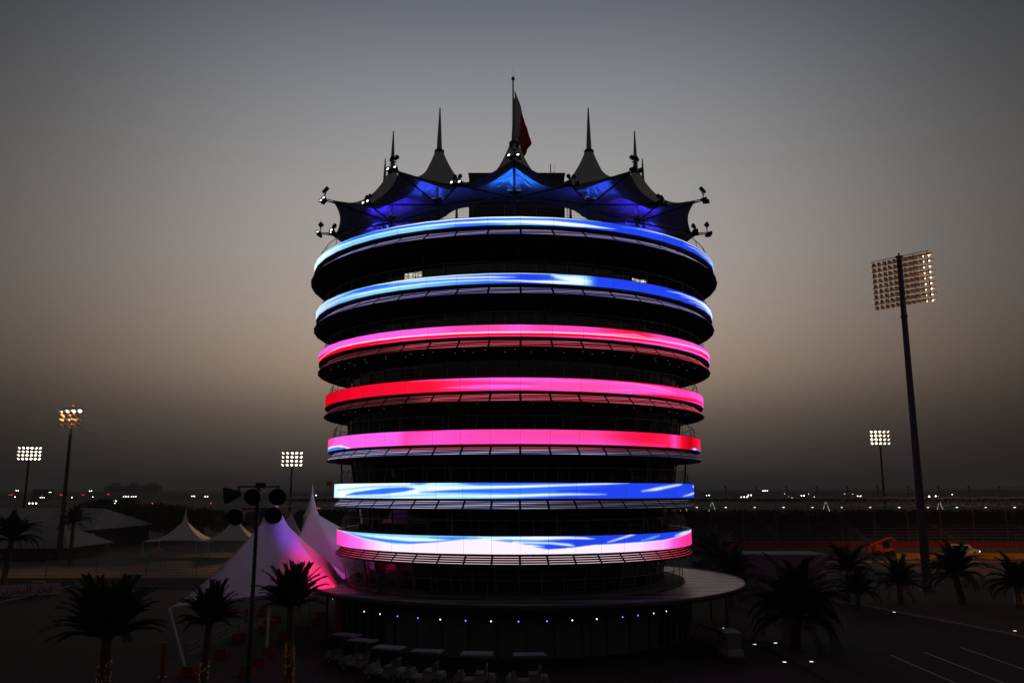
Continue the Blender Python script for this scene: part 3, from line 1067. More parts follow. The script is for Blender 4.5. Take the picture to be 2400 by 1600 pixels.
# ================================================================== ground
def sheet(name, pts, z, m, label=None):
    o = MB().add([(x, y, z) for x, y in pts], [tuple(range(len(pts)))]).build(name, m)
    return struct(o, label)
G = 7000
gm = MB()
n = 28
xs = [math.copysign(abs(t) ** 2.2 * G, t) for t in np.linspace(-1, 1, n + 1)]
gm.add([(x, y, -.012) for y in xs for x in xs], [(j * (n + 1) + i, j * (n + 1) + i + 1, (j + 1) * (n + 1) + i + 1, (j + 1) * (n + 1) + i) for j in range(n) for i in range(n)])
struct(gm.build('ground', M_sand), 'dark sandy ground reaching the horizon')
sheet('forecourt', [(x, y) for x, y in [(27.5 * math.sin(t), -1 - 30 * math.cos(t)) for t in np.linspace(0, 2 * math.pi, 64, endpoint=False)]], -.004, M_pave, 'brown paved forecourt round the tower foot')
k0, k1, k2 = at_z(0, 1412), at_z(165, 1374), at_z(340, 1374)
sheet('car_park', [(-150, -75), (-17, -75), (-17.5, -30), (-22.6, -17), (-22.6, 4), (-16, 22), (k2.x, k2.y), (k1.x, k1.y), (k0.x, k0.y), (-150, k0.y - 18)], .001, M_asphalt, 'dark empty asphalt car park')
sheet('race_track', [(-600, 31.5), (600, 31.5), (600, 62.2), (-600, 62.2)], .004, M_track, 'race track asphalt behind the tower')
sheet('verge', [(-600, 62.2), (600, 62.2), (600, 84), (-600, 84)], -.003, mat('verge_grass', (.05, .06, .025), .9, noise=.4, scale=.3), 'dull green verge beyond the track')
for i, (yy, w) in enumerate(((44.0, .16), (52.7, .16), (61.0, .12))):
    struct(MB().box((0, yy, .008), (1200, w, .004)).build('track_line', M_line), 'white line along the race track')
# road on the right
sheet('road', [(20.9, -75), (60, -75), (44, -30), (39.1, -6.8), (33.8, 12.5), (29, 20), (24.5, 22), (21.5, 10), (20.9, -13)], .002, M_asphalt2, 'dark road curving away on the right')
for p, q in (((2081.6, 1533.7), 25.78), ((2163.5, 1527.7), 28.6), ((2246.8, 1516.4), 32.1)):
    a = at_z(*p)
    struct(MB().box((q, (a.y - 60) / 2, .006), (.13, a.y + 60, .004)).build('lane_line', M_line), 'faint white lane line on the dark road')
def kerb(name, pts, w, h, m, label):
    mb = MB()
    n = len(pts)
    L2, R2 = [], []
    for i, p in enumerate(pts):
        a = Vector(pts[max(0, i - 1)])
        b = Vector(pts[min(n - 1, i + 1)])
        d = (b - a).normalized()
        nn = Vector((-d.y, d.x))
        L2.append(Vector(p) + nn * w / 2)
        R2.append(Vector(p) - nn * w / 2)
    vs = [(v.x, v.y, z) for z in (-.02, h) for v in L2 + R2]
    fs = []
    for i in range(n - 1):
        fs += [(2 * n + i, 2 * n + i + 1, 3 * n + i + 1, 3 * n + i), (i, i + 1, 2 * n + i + 1, 2 * n + i), (n + i + 1, n + i, 3 * n + i, 3 * n + i + 1)]
    fs += [(0, 2 * n, 3 * n, n), (n - 1, 2 * n - 1, 4 * n - 1, 3 * n - 1)]
    mb.add(vs, fs)
    return struct(mb.build(name, m), label)
kerb('kerb', [(44, -30), (39.1, -6.8), (36.6, 3), (33.8, 12.5), (29, 20)], .25, .13, M_kerb, 'far kerb of the dark road')
kerb('pavement', [(19.5, -60), (19.6, -30), (19.4, -16), (18.6, -8), (16.6, 0)], 2.3, .12, M_pave, 'brown pavement beside the dark road')
kerb('kerb', [(k0.x - 30, k0.y - 12), (k0.x, k0.y), (k1.x, k1.y), (k2.x, k2.y), (-22, k2.y - 2)], .35, .14, M_kerb, 'kerb at the far edge of the car park')
bed = [at_z(*p) for p in ((1720, 1500), (1790, 1520), (1850, 1560), (1880, 1640), (2010, 1640), (1950, 1580), (1880, 1535), (1800, 1500), (1740, 1485))]
kerb_bed = sheet('planting_bed', [(p.x, p.y) for p in bed], .03, M_bed, 'dark planting bed with small ground lamps')
# distant ridge
def ridge(name, y0, depth, x0, x1, prof, m, label, seed):
    r = random.Random(seed)
    mb = MB()
    N = 160
    ph = [(r.uniform(0, 7), r.uniform(.002, .02) * 3000 / (x1 - x0) * 2, r.uniform(.3, 1)) for _ in range(7)]
    rows = []
    for fr, fz in ((-.5, 0), (-.25, .55), (0, 1), (.3, .6), (.5, 0)):
        row = []
        for i in range(N + 1):
            x = x0 + (x1 - x0) * i / N
            h = np.interp(i / N, [p[0] for p in prof], [p[1] for p in prof])
            h *= 1 + .12 * sum(a * math.sin(x * f + p) for p, f, a in ph) / 2
            row.append((x + r.uniform(-4, 4), y0 + depth * fr, max(-1, h * fz - (1 if fz == 0 else 0))))
        rows.append(row)
    vs = [v for row in rows for v in row]
    mb.add(vs, [(j * (N + 1) + i, j * (N + 1) + i + 1, (j + 1) * (N + 1) + i + 1, (j + 1) * (N + 1) + i) for j in range(4) for i in range(N)], 0, False)
    return struct(mb.build(name, m), label)
ridge('distant_hills', 2600, 500, -3200, 3200, [(0, 16), (.25, 14), (.5, 15), (.62, 18), (.75, 24), (.85, 34), (1, 50)], M_hill, 'low dark ridge on the horizon', 3)
ridge('distant_woodland', 1100, 160, -1500, 1500, [(0, 9), (.2, 8), (.35, 10), (.5, 10), (.7, 12), (1, 11)], mat('far_woodland', (.025, .03, .022), .95, noise=.4, scale=.05), 'dark line of far woodland', 5)

# ================================================================== tents
def tent(name, label, peak, corners, sags, pole_feet, spire=1.6, r0=.45, pw=2.0, sub=14, group=None):
    base = Vector((peak[0], peak[1], 0))
    t = thing(name, label, 'tent', base, 0, group)
    c = Vector((0, 0, peak[2]))
    cs = [Vector(p) - base for p in corners]
    N = sub
    ring = []
    for i in range(len(cs)):
        a, b = cs[i], cs[(i + 1) % len(cs)]
        for j in range(N):
            q = j / N
            p = a.lerp(b, q)
            s = sags[i] * 4 * q * (1 - q)
            d = Vector((-p.x, -p.y, 0)).normalized()
            p = p + d * s + Vector((0, 0, s * .32))
            ring.append(p)
    n = len(ring)
    S = 22
    vs = []
    for si in range(S + 1):
        s = si / S
        for p in ring:
            d = Vector((p.x, p.y, 0)).normalized() * r0
            vs.append(Vector((d.x + (p.x - d.x) * s, d.y + (p.y - d.y) * s, p.z + (c.z - p.z) * (1 - s) ** pw)))
    fs = [(si * n + i, si * n + (i + 1) % n, (si + 1) * n + (i + 1) % n, (si + 1) * n + i) for si in range(S) for i in range(n)]
    MB().add(vs, fs, 0, True).build('membrane', M_tent, t)
    MB().lathe([(.05, .35), (r0 * .75, .05), (r0 * 1.06, .0), (r0 * 1.06, -.16), (r0, -.16)], c, 20).build('collar', M_tent, t)
    MB().lathe([(r0 * .98, 0), (r0 * .62, spire * .22), (r0 * .3, spire * .5), (r0 * .12, spire * .75), (.02, spire)], c, 16).build('spire', M_tent, t)
    if sub > 8:
        MB().tube((0, 0, 0), c, .11, n=10).build('mast', M_white, t)
    for cn, ft in zip(cs, pole_feet):
        if ft is None:
            continue
        f = Vector(ft) - base
        MB().tube(f, cn, .09, .07, 10).build('pole', M_white, t)
        out = Vector((cn.x, cn.y, 0)).normalized()
        MB().lathe([(.2, 0), (.2, .04), (.1, .06)], f, 12).build('base_plate', M_steel, t)
    return t
Y0 = CAMY
sw = at_y(396, 1423, 54.6); nw = at_y(581, 1397, 69.5); e_ = at_y(818, 1396, 66.5); se = at_y(700, 1404, 60.0)
ne = Vector((-13.5, 2.0, 3.6))
pk = at_y(641, 1213, 62.5)
tent('tent', 'large white peaked tent lit violet and pink beside the tower', pk, [sw, e_, ne, nw], [1.0, .7, .8, 1.2],
     [at_z(434, 1566), None, Vector((-13.9, 2.2, 0)), at_z(588, 1477)], 2.0, .75, 1.28)
pk2 = at_y(729.6, 1207, 78.5)
c2 = [at_y(640, 1392, 72), at_y(840, 1380, 73), Vector((-9, 13, 3.4)), Vector((-21, 14, 3.4))]
tent('tent', 'white peaked tent faintly purple, behind the large pink lit tent', pk2, c2, [.8, .8, .9, .9], [None, None, Vector((-9, 13, 0)), Vector((-21, 14, 0))], 2.9, .72, 1.1)
# far marquee with two peaks, and smaller ones
def far_tent(label, pxp, pyp, Y, w, pybase, spire=2.0, hw=.6):
    p = at_y(pxp, pyp, Y)
    zb = at_y(pxp, pybase, Y).z
    cs = [Vector((p.x - w / 2, p.y - w * hw / 2, zb)), Vector((p.x + w / 2, p.y - w * hw / 2, zb)), Vector((p.x + w / 2, p.y + w * hw / 2, zb)), Vector((p.x - w / 2, p.y + w * hw / 2, zb))]
    return tent('tent', label, p, cs, [w * .06] * 4, [Vector((c.x, c.y, 0)) for c in cs], spire, .45, 2.1, 8)
far_tent('small white double marquee, left peak with a needle spire', 434, 1222, 150, 11.4, 1266, 2.6)
far_tent('small white double marquee, right peak half behind the lamp post', 552, 1220, 150, 11.0, 1266, .8)
far_tent('pale conical tent showing between the two purple lit tents', 681, 1212, 140, 6.5, 1262, 1.0)
far_tent('small pale tent by the far trees, left of the tower', 216, 1252, 165, 5.0, 1276, .3)
# big marquee halls at far left
def hall(label, pts_front, Y, depth, zr):
    a = at_y(*pts_front[0], Y); b = at_y(*pts_front[1], Y)
    t = thing('marquee_hall', label, 'marquee', (a.x, a.y, 0))
    L = b.x - a.x
    h = a.z
    m = MB()
    m.add([(-1, -1, h), (L + 1, -1, h), (L - 4, depth * .5, zr), (2, depth * .5, zr), (-1, depth + 1, h), (L + 1, depth + 1, h),
           (-1, -1, h - .15), (L + 1, -1, h - .15), (L + 1, depth + 1, h - .15), (-1, depth + 1, h - .15)],
          [(0, 1, 2, 3), (3, 2, 5, 4), (1, 5, 2), (4, 0, 3), (9, 8, 7, 6), (0, 6, 7, 1), (1, 7, 8, 5), (5, 8, 9, 4), (4, 9, 6, 0)])
    m.build('roof', mat('hall_roof', (.34, .33, .30), .8, noise=.12, scale=.3), t)
    for x0, y0, dx, dy in ((L / 2, 0, L, .15), (L / 2, depth, L, .15), (0, depth / 2, .15, depth), (L, depth / 2, .15, depth)):
        MB().box((x0, y0, (h - .15) / 2), (dx, dy, h - .16)).build('wall', M_dark, t)
    return t
hall('long pale hipped roof of a hall at far left, behind the track', [(-140, 1240), (212, 1236)], 165, 26, 7.6)
hall('lower pale hipped roof in front of the long hall at far left', [(-150, 1282), (150, 1286)], 140, 14, 5.4)

# colour wash lamps for the tent, standing on the ground by the tower
def wash(label, loc, target, energy, col, spot, lens):
    t = thing('wash_light', label, 'floodlight', loc)
    m = MB()
    m.box((0, 0, .06), (.4, .3, .12))
    m.tube((-.22, 0, .1), (-.22, 0, .5), .025, n=6).tube((.22, 0, .1), (.22, 0, .5), .025, n=6)
    m.build('stand', M_black, t)
    d = (Vector(target) - Vector(loc)).normalized()
    m = MB()
    floodlight_geo(m, Vector((0, 0, .5)), d, .2, .42, 1)
    m.build('lamp_head', [M_black, emis(lens, col, 3)], t)
    lo = Vector(loc) + Vector((0, 0, .5)) + d * .3
    add_light('wash_beam', 'SPOT', lo, energy, col, target, .2, spot, .9)
wash('colour wash lamp aimed at the pink flank of the large tent', (-9.7, -10.9, 3.9), (-13.7, -8.8, 4.8), 1800, (1, .012, .13), 60, 'wash_pink')
wash('colour wash lamp aimed at the violet peak of the large tent', (-9.9, -9.7, 3.9), (-15.9, -9.4, 8.2), 1500, (.26, .05, 1), 40, 'wash_violet')
wash('colour wash lamp aimed at the rear tent', (-12.4, -4.4, 3.9), (-17.5, 3.0, 6.5), 520, (.75, .10, .6), 64, 'wash_rose')

# ================================================================== floodlight masts
def lamp_mesh(lit, r=.2, hood=.34):
    m = MB()
    q = Matrix.Rotation(math.pi / 2, 4, 'X')       # opens towards -y
    m.lathe([(.03, -.3), (r * .5, -.26), (r * .85, -.1), (r, .05)], (0, 0, 0), 12, 0, q)
    # visor over the top half
    pts = []
    for i in range(9):
        t = math.pi * (-.08 + 1.16 * i / 8)
        pts.append((r * math.cos(t), r * math.sin(t)))
    vs = [(x, -.05, z) for x, z in pts] + [(x * 1.08, -.05 - hood * max(.15, (z + r) / (2 * r)), z * 1.05) for x, z in pts]
    m.add(vs, [(i, i + 1, 10 + i, 9 + i) for i in range(8)], 0, True)
    m.lathe([(r * .95, .03), (.0, .0)], (0, 0, 0), 12, 1, q)
    m.box((0, .24, .0), (.08, .22, .08), 2)
    me = m.mesh('floodlight')
    for x in (mat('reflector_bowl', (.26, .13, .06), .4, transl=.07), M_lens if lit else M_lens_off, M_black):
        me.materials.append(x)
    return me
ME_LIT = lamp_mesh(True)
ME_OFF = lamp_mesh(False)
MIRR = [None]
def mast(label, base, H, cols, rows, sx, sz, face, rb, rt, scale=1.0, tilt=25, spread=0, lit=lambda i, j: True, faces=None, beacon=False):
    t = thing('floodlight_mast', label, 'floodlight mast', base, 0, 'floodlight masts round the track')
    hz = (rows - 1) * sz
    MB().path([(0, 0, 0), (0, 0, H * .45), (0, 0, H)], [rb, (rb + rt) / 2 * .96, rt], 14).build('pole', M_dark, t)
    m = MB()
    m.lathe([(rt, -.25), (rt * 1.35, -.2), (rt * 1.35, .1), (rt, .15)], (0, 0, H - hz - 1.9), 14)
    m.lathe([(rb * 1.7, 0), (rb * 1.7, .08), (rb, .1)], (0, 0, 0), 14)
    m.build('flange', M_dark, t)
    MB().lathe([(.0, .5), (rt * .3, .48), (rt * .3, .1), (rt * 1.5, .08), (rt * 1.5, -.05), (0, -.06)], (0, 0, H), 12).build('cap', M_black, t)
    if beacon:
        MB().lathe([(0, .62), (.12, .55), (.12, .5)], (0, 0, H), 8).build('beacon', M_lampr, t)
    fr = bpy.data.objects.new('lamp_frame', None)
    m = MB()
    W2 = (cols - 1) * sx / 2
    for j in range(rows):
        m.box((0, 0, H - .35 - j * sz + .3 * scale), (2 * W2 + .4, .06, .06))
    for x in np.linspace(-W2, W2, 5):
        m.box((x, .06, H - .35 - hz / 2 + .25), (.05, .05, hz + .3))
    fr = m.build('lamp_frame', M_black, t)
    fr.rotation_euler = (0, 0, face)
    for j in range(rows):
        for i in range(cols):
            x = -W2 + i * sx
            o = link('floodlight', MIRR[0] or (ME_LIT if lit(i, j) else ME_OFF), fr)
            o.location = (x, -.28 * scale, H - .35 - j * sz)
            o.scale = (scale,) * 3
            yaw = spread * (i / (cols - 1) - .5) * 2 + (faces(i, j) if faces else 0)
            o.rotation_euler = (RAD(tilt + rnd.uniform(-4, 4)), 0, RAD(yaw + rnd.uniform(-5, 5)))
    return t
big = at_y(2107, 602, 97.0)
mast('tall floodlight mast on the right with nine rows of lamps seen from behind', (big.x, big.y, 0), big.z, 11, 9, .66, .68, RAD(131), .52, .30, 1.3, 22, 0, faces=lambda i, j: [-86, -74, -62, -48, -36, -24, -14, -6, 4, 14, 26][i])
m2 = at_y(171, 958, 138)
mast('slim mast at left with four by four lamps and a red beacon', (m2.x, m2.y, 0), m2.z, 4, 4, 1.1, .82, RAD(-8), .48, .2, 1.55, 20, 25,
     lit=lambda i, j: True, faces=lambda i, j: 0 if j == 0 else 150, beacon=True)
m3 = at_y(71, 1046, 200)
mast('brightly lit mast at far left, lower than its neighbour', (m3.x, m3.y, 0), m3.z, 6, 4, .85, .85, RAD(25), .4, .2, 1.35, 12, 30)
m4 = at_y(686, 1058, 205)
mast('brightly lit mast left of the tower, above the purple tent', (m4.x, m4.y, 0), m4.z, 5, 4, 1.05, .95, RAD(6), .36, .18, 1.5, 10, 35)
m5 = at_y(2060, 1008, 205)
mast('brightly lit mast right of the tower, beside the tall dark mast', (m5.x, m5.y, 0), m5.z, 5, 4, .95, .95, RAD(-8), .4, .18, 1.45, 10, 35)
add_light('mast_beam', 'SPOT', m2 + Vector((0, 0, -1)), 30000, (1, .42, .14), Vector((-64, 46, 0)), .8, 46, 1.0)
add_light('mast_beam', 'SPOT', m2 + Vector((-1, 0, -1)), 52000, (1, .42, .14), Vector((-112, 46, 0)), .8, 30, 1.0)
add_light('mast_beam', 'SPOT', m2 + Vector((1, 0, -1)), 52000, (1, .42, .14), Vector((-30, 47, 0)), .8, 32, 1.0)
add_light('mast_beam', 'SPOT', Vector((m4.x, m4.y - 2, m4.z - 1)), 20000, (1, .45, .16), Vector((m4.x + 4, 49, 0)), .8, 24, .9)
add_light('mast_beam', 'SPOT', Vector((big.x + 1, big.y + 1, big.z - 2)), 30000, (1, .40, .14), Vector((76, 60, 0)), .8, 58, 1.0)
add_light('mast_beam', 'SPOT', Vector((big.x + 2, big.y + 1, big.z - 2)), 30000, (1, .40, .14), Vector((108, 58, 0)), .8, 46, 1.0)

MIRR[0] = ME_LIT.copy()
MIRR[0].materials[1] = emis('bright_lens', (1, .88, .70), 20.0)
# two masts beside the camera's view whose lamps show as glints in the tower glass
def mirror_mast(label, px, py, dist, cols, rows):
    lo = at_y(px, py, 60)
    d = ray(px, py)
    o = Vector((CAMX, CAMY, CAMZ))
    k = 40.0 / d.length
    while Vector((o.x + d.x * k, o.y + d.y * k)).length > r_glass(27):
        k += .02 / d.length
    p = o + d * k
    ap = math.atan2(p.x, -p.y)
    ap = A_OFF + (math.floor((ap - A_OFF) / STEP) + .5) * STEP
    n = pol(1, ap, 0)
    r = d.normalized()
    r = r - n * (2 * r.dot(n))
    q = p + r * (dist / Vector((r.x, r.y)).length)
    mast(label, (q.x, q.y, 0), q.z + (rows - 1) * .34, cols, rows, .75, .68, math.atan2(p.y - q.y, p.x - q.x) + math.pi / 2, .5, .3, 1.3, 20, 20)
mirror_mast('mast whose lamps are mirrored in the upper right glass of the tower', 1500, 663, 60, 8, 8)
mirror_mast('mast whose lamps are mirrored in the upper left glass of the tower', 968, 640, 75, 4, 5)
MIRR[0] = None
# floodlight post in the foreground
lp = at_y(606, 1139, 40.0)
t = thing('floodlight_post', 'dark foreground post carrying a cluster of unlit round lamp heads', 'lamp post', (lp.x, lp.y, 0))
MB().path([(0, 0, 0), (0, 0, 6), (0, 0, lp.z)], [.13, .095, .08], 14).build('pole', M_dark, t)
m = MB()
m.box((0, 0, lp.z - .02), (2.05, .09, .07))
m.box((.14, 0, lp.z + .04), (.5, .3, .24))
m.build('cross_arm', M_black, t)
MB().box((0, 0, lp.z - 1.05), (1.7, .09, .07)).build('cross_arm', M_black, t)
for px, py, aim in ((540, 1159, (-.9, -.35, -.15)), (597, 1160, (-.1, -1, -.35)), (652, 1160, (.15, -1, -.3)), (557, 1207, (-.15, -1, -.3)), (643, 1204, (.12, -1, -.25))):
    c = at_y(px, py, 39.5) - Vector((lp.x, lp.y, 0))
    d = Vector(aim).normalized()
    q = d.to_track_quat('Z', 'Y').to_matrix().to_4x4()
    m = MB()
    m.lathe([(.06, -.48), (.16, -.46), (.22, -.2), (.34, .0), (.39, .2), (.4, .3), (.37, .3), (.35, .18)], c, 22, 0, q)
    m.lathe([(.36, .2), (.0, .16)], c, 22, 1, q)
    zarm = lp.z if py < 1180 else lp.z - 1.05
    m.tube(c - d * .3, Vector((max(-.9, min(.9, c.x)), 0, zarm)), .06, .05, 8)
    m.build('lamp_head', [M_black, M_lens_off], t)

# ================================================================== palms and trees
def frond_mesh(seed, L, droop, up):
    r = random.Random(seed)
    m = MB()
    N = 16
    pts = []
    x = z = 0.0
    ang = up
    for i in range(N + 1):
        pts.append(Vector((x, 0, z)))
        ang -= droop / N * (.5 + i / N)
        x += math.cos(ang) * L / N
        z += math.sin(ang) * L / N
    for i in range(N):
        ra = .028 * (1 - i / N) + .006
        m.tube(pts[i], pts[i + 1], ra, .028 * (1 - (i + 1) / N) + .006, 3, 0, False)
    for i in range(int(N * 5.5)):
        f = .12 + .88 * i / (N * 5.5)
        k = min(N - 1, int(f * N))
        p = pts[k].lerp(pts[k + 1], f * N - k)
        d = (pts[k + 1] - pts[k]).normalized()
        l = L * .21 * math.sin(min(1, f * 1.15 + .12) * math.pi * .92) ** .6 + .06
        for s in (-1, 1):
            side = Vector((0, s, 0))
            q = (d * (.55 + .3 * f) + side * .8 + Vector((0, 0, r.uniform(-.1, .32)))).normalized()
            e = p + q * l * r.uniform(.85, 1.1) + Vector((0, 0, -.10 * l))
            w = d * .024 + Vector((0, 0, .014))
            mid = p.lerp(e, .5)
            m.add([p - w * .5, p + w * .5, mid + w, e, mid - w], [(0, 1, 2, 3, 4)], 0)
    me = m.mesh('frond')
    me.materials.append(M_leaf)
    return me
FR = [frond_mesh(i, 2.6, d, u) for i, (d, u) in enumerate(((1.3, 1.3), (1.6, 1.05), (1.9, .75), (1.8, .3), (1.0, 1.5)))]
FU = [frond_mesh(i + 9, 2.6, d, u) for i, (d, u) in enumerate(((.55, 1.35), (.75, 1.12), (.95, .9), (1.1, .6), (.45, 1.5)))]
PALMN = [0]
def palm(label, top, s=1.0, lights=False, lean=.0, nf=38, squash=1.0, up=False):
    base = Vector((top.x - lean, top.y, 0))
    t = thing('palm_tree', label, 'palm tree', base, 0, 'date palms round the tower')
    H = top.z
    m = MB()
    n = 14
    nr = max(6, int(H / .22))
    prof = []
    for i in range(nr):
        f = i / nr
        r = (.25 - .05 * f) * s
        prof += [(r * 1.0, f * H), (r * 1.16, (f + .6 / nr) * H)]
    prof += [(.2 * s, H), (.32 * s, H + .12 * s), (.12 * s, H + .4 * s)]
    vs = []
    m.lathe(prof, (0, 0, 0), n)
    if lean:
        m.v = [(x + lean * (z / H) ** 1.5, y, z) for x, y, z in m.v]
    m.build('trunk', M_bark, t)
    r = random.Random(label)
    for i in range(nf):
        f = i / nf
        kind = 4 if f < .16 else 0 if f < .38 else 1 if f < .62 else 2 if f < .84 else 3
        o = link('frond', (FU if up else FR)[kind], t)
        a = i * 2.39996 + r.uniform(-.3, .3)
        o.location = (lean + .1 * s * math.cos(a), .1 * s * math.sin(a), H + (.28 - .22 * f) * s)
        o.rotation_euler = (r.uniform(-.25, .25), r.uniform(-.22, .22), a)
        k = s * r.uniform(.72, 1.14)
        o.scale = (k * squash, k * squash, k)
    if lights:
        m = MB()
        for i in range(110):
            a = r.uniform(0, 2 * math.pi)
            z = r.uniform(.3, min(H - .5, lights))
            rr = .30 * s
            c = Vector((rr * math.cos(a) + lean * (z / H) ** 1.5, rr * math.sin(a), z))
            b = .013
            m.add([c + Vector((b, 0, 0)), c + Vector((0, b, 0)), c + Vector((-b, 0, 0)), c + Vector((0, -b, 0)), c + Vector((0, 0, b)), c - Vector((0, 0, b))],
                  [(0, 1, 4), (1, 2, 4), (2, 3, 4), (3, 0, 4), (1, 0, 5), (2, 1, 5), (3, 2, 5), (0, 3, 5)])
        o = m.build('bulb_string', emis('fairy_bulb', (1, .36, .08), .32), t)
        o['kind'] = 'stuff'
    return t
palm('bushy dark palm in the foreground at lower left', at_y(250, 1500, 40), 1.0, 3.4, 0, 84, 1.0, True)
palm('palm with fairy lights in front of the big tent, its left one', at_y(490, 1465, 44), .74, 2.6, .15, 64, .85, True)
palm('palm with fairy lights standing before the pink tent and the lamp post', at_y(681, 1425, 48), .86, 2.9, -.12, 72, 1.0, True)
palm('palm at the left edge with a warmly lit trunk', at_y(28, 1268, 92), 1.25, 3.0, .5, 40)
palm('small dark palm against the long pale roof at far left', at_y(172, 1228, 132), 1.15, False, 0, 34)
palm('palm right behind the striped canopy edge', at_y(1672, 1316, 96), 1.5, False, -.5, 40)
palm('palm between the concrete block and the racing boards', at_y(1990, 1340, 88), 1.25, False, .5, 34)
palm('palm left of the tall mast foot', at_y(2108, 1372, 86), 1.15, False, 0, 38)
palm('palm right of the tall mast foot', at_y(2240, 1354, 86), 1.4, False, -.4, 44)
palm('palm at the right edge in front of the yellow boards', at_y(2385, 1378, 84), 1.25, 2.0, 0, 40)
palm('big dark palm over the pavement lamps, right of the canopy', at_y(1868, 1450, 62), 1.6, False, .3, 76)
palm('dark palm squeezed between canopy and concrete block', at_y(1712, 1350, 84), 1.2, False, 0, 40)
palm('dark low palm at right, behind the lane lines', at_y(2010, 1392, 82), 1.0, False, 0, 36)

def tree_mesh(seed, H=7.0, W=6.5):
    r = random.Random(seed)
    tr = MB()
    tr.path([(0, 0, 0), (.1, .05, H * .2), (.0, .1, H * .42)], [.3, .22, .17], 8)
    blobs = []
    for i in range(14):
        a = r.uniform(0, 6.28)
        d = r.uniform(.15, .5) * W
        c = Vector((d * math.cos(a), d * math.sin(a), H * r.uniform(.2, .84)))
        tr.tube((0, .1, H * .36), c, .1, .03, 5)
        blobs.append((c, r.uniform(.16, .27) * W))
    blobs.append((Vector((0, 0, H * .78)), W * .24))
    lf = MB()
    for c, rad in blobs:
        for i in range(300):
            v = Vector((r.gauss(0, 1), r.gauss(0, 1), r.gauss(0, 1))).normalized() * rad * r.uniform(.45, 1.08)
            p = c + Vector((v.x, v.y, v.z * .75))
            a = Vector((r.gauss(0, 1), r.gauss(0, 1), r.gauss(0, 1))).normalized()
            b = a.cross(Vector((r.gauss(0, 1), r.gauss(0, 1), r.gauss(0, 1)))).normalized()
            s = r.uniform(.1, .24)
            lf.add([p - a * s, p + b * s * .5, p + a * s, p - b * s * .5], [(0, 1, 2, 3)])
    a = tr.mesh('trunk'); a.materials.append(M_bark)
    b = lf.mesh('crown'); b.materials.append(M_leaf2)
    return a, b
TREES = [tree_mesh(i) for i in range(3)]
def tree(label, loc, s, k):
    t = thing('tree', label, 'tree', loc, rnd.uniform(0, 6), 'dark trees beyond the track')
    a = link('trunk', TREES[k][0], t)
    b = link('crown', TREES[k][1], t)
    t.scale = (s, s, s)
    return t
for i, (px, py, Y, s) in enumerate(((235, 1170, 190, 1.45), (275, 1166, 200, 1.6), (315, 1172, 190, 1.5), (352, 1176, 200, 1.5), (392, 1180, 190, 1.4), (434, 1182, 210, 1.5), (480, 1188, 205, 1.4), (520, 1192, 215, 1.4), (560, 1190, 210, 1.45), (600, 1194, 215, 1.4), (640, 1192, 210, 1.4))):
    p = at_y(px, py, Y)
    tree('dark bushy tree behind the far tents, ' + ORD[i] + ' of the row from the left', (p.x, p.y, 0), p.z / 6.6, i % 3)
for px, py, Y, wd in ((1700, 1300, 100, 'taller'), (1652, 1322, 98, 'lower')):
    p = at_y(px, py, Y)
    tree(wd + ' dark bushy tree behind the striped canopy, right of the tower', (p.x, p.y, 0), max(.5, p.z / 6.6), 1)

# ================================================================== grandstand beyond the track
gs = thing('grandstand', 'long dark grandstand with a wavy white roof truss beyond the track', 'grandstand', (0, 92, 0))
X0, X1, BAY = -48.0, 192.0, 6.4
for i in range(12):
    MB().box(((X0 + X1) / 2, 2 + i * 1.9, .5 + i * .26), (X1 - X0, 1.9, 1.0 + i * .52)).build('tier', M_conc, gs)
rw = random.Random(4)
m = MB()
for i in range(12):
    for x in np.arange(X0 + 1, X1, 1.25):
        if int(x / 1.25) % 14 == 0:
            continue
        m.box((x, 1.9 + i * 1.9, 1.2 + i * .52), (.9, .5, .35))
so = m.build('seats', mat('dark_seat', (.03, .035, .05), .6), gs)
so['kind'] = 'stuff'
MB().box(((X0 + X1) / 2, 26, 3.4), (X1 - X0, .3, 6.8)).build('back_wall', M_dark, gs)
def wz(x, base, amp):
    return base + amp * math.cos(2 * math.pi * x / BAY)
m1, m2_, m3_ = MB(), MB(), MB()
xs_ = np.arange(X0, X1, BAY / 8)
for a, b in zip(xs_[:-1], xs_[1:]):
    m1.tube((a, 0, wz(a, 9.85, -.10)), (b, 0, wz(b, 9.85, -.10)), .10, n=5, cap=False)
    m2_.tube((a, 0, wz(a, 8.35, -.2)), (b, 0, wz(b, 8.35, -.2)), .08, n=5, cap=False)
nb = int((X1 - X0) / BAY)
m1.build('upper_chord', M_white, gs)
m2_.build('lower_chord', M_white, gs)
k = 0
xs2 = np.arange(X0, X1 - BAY / 8, BAY / 8)
for i, a in enumerate(xs2):
    b = a + BAY / 8
    up = i % 2 == 0
    m3_.tube((a, 0, wz(a, 8.35, -.2) if up else wz(a, 9.85, -.1)), (b, 0, wz(b, 9.85, -.1) if up else wz(b, 8.35, -.2)), .045, n=4, cap=False)
o = m3_.build('diagonals', M_white, gs)
o['kind'] = 'stuff'
m = MB()
m.add([(X0, -.2, 9.7), (X1, -.2, 9.7), (X1, 27, 8.9), (X0, 27, 8.9), (X0, -.2, 9.55), (X1, -.2, 9.55), (X1, 27, 8.75), (X0, 27, 8.75)],
      [(0, 1, 2, 3), (7, 6, 5, 4), (0, 4, 5, 1), (2, 6, 7, 3), (1, 5, 6, 2), (0, 3, 7, 4)])
m.build('roof', mat('stand_roof', (.25, .24, .23), .7, noise=.1, scale=.3), gs)
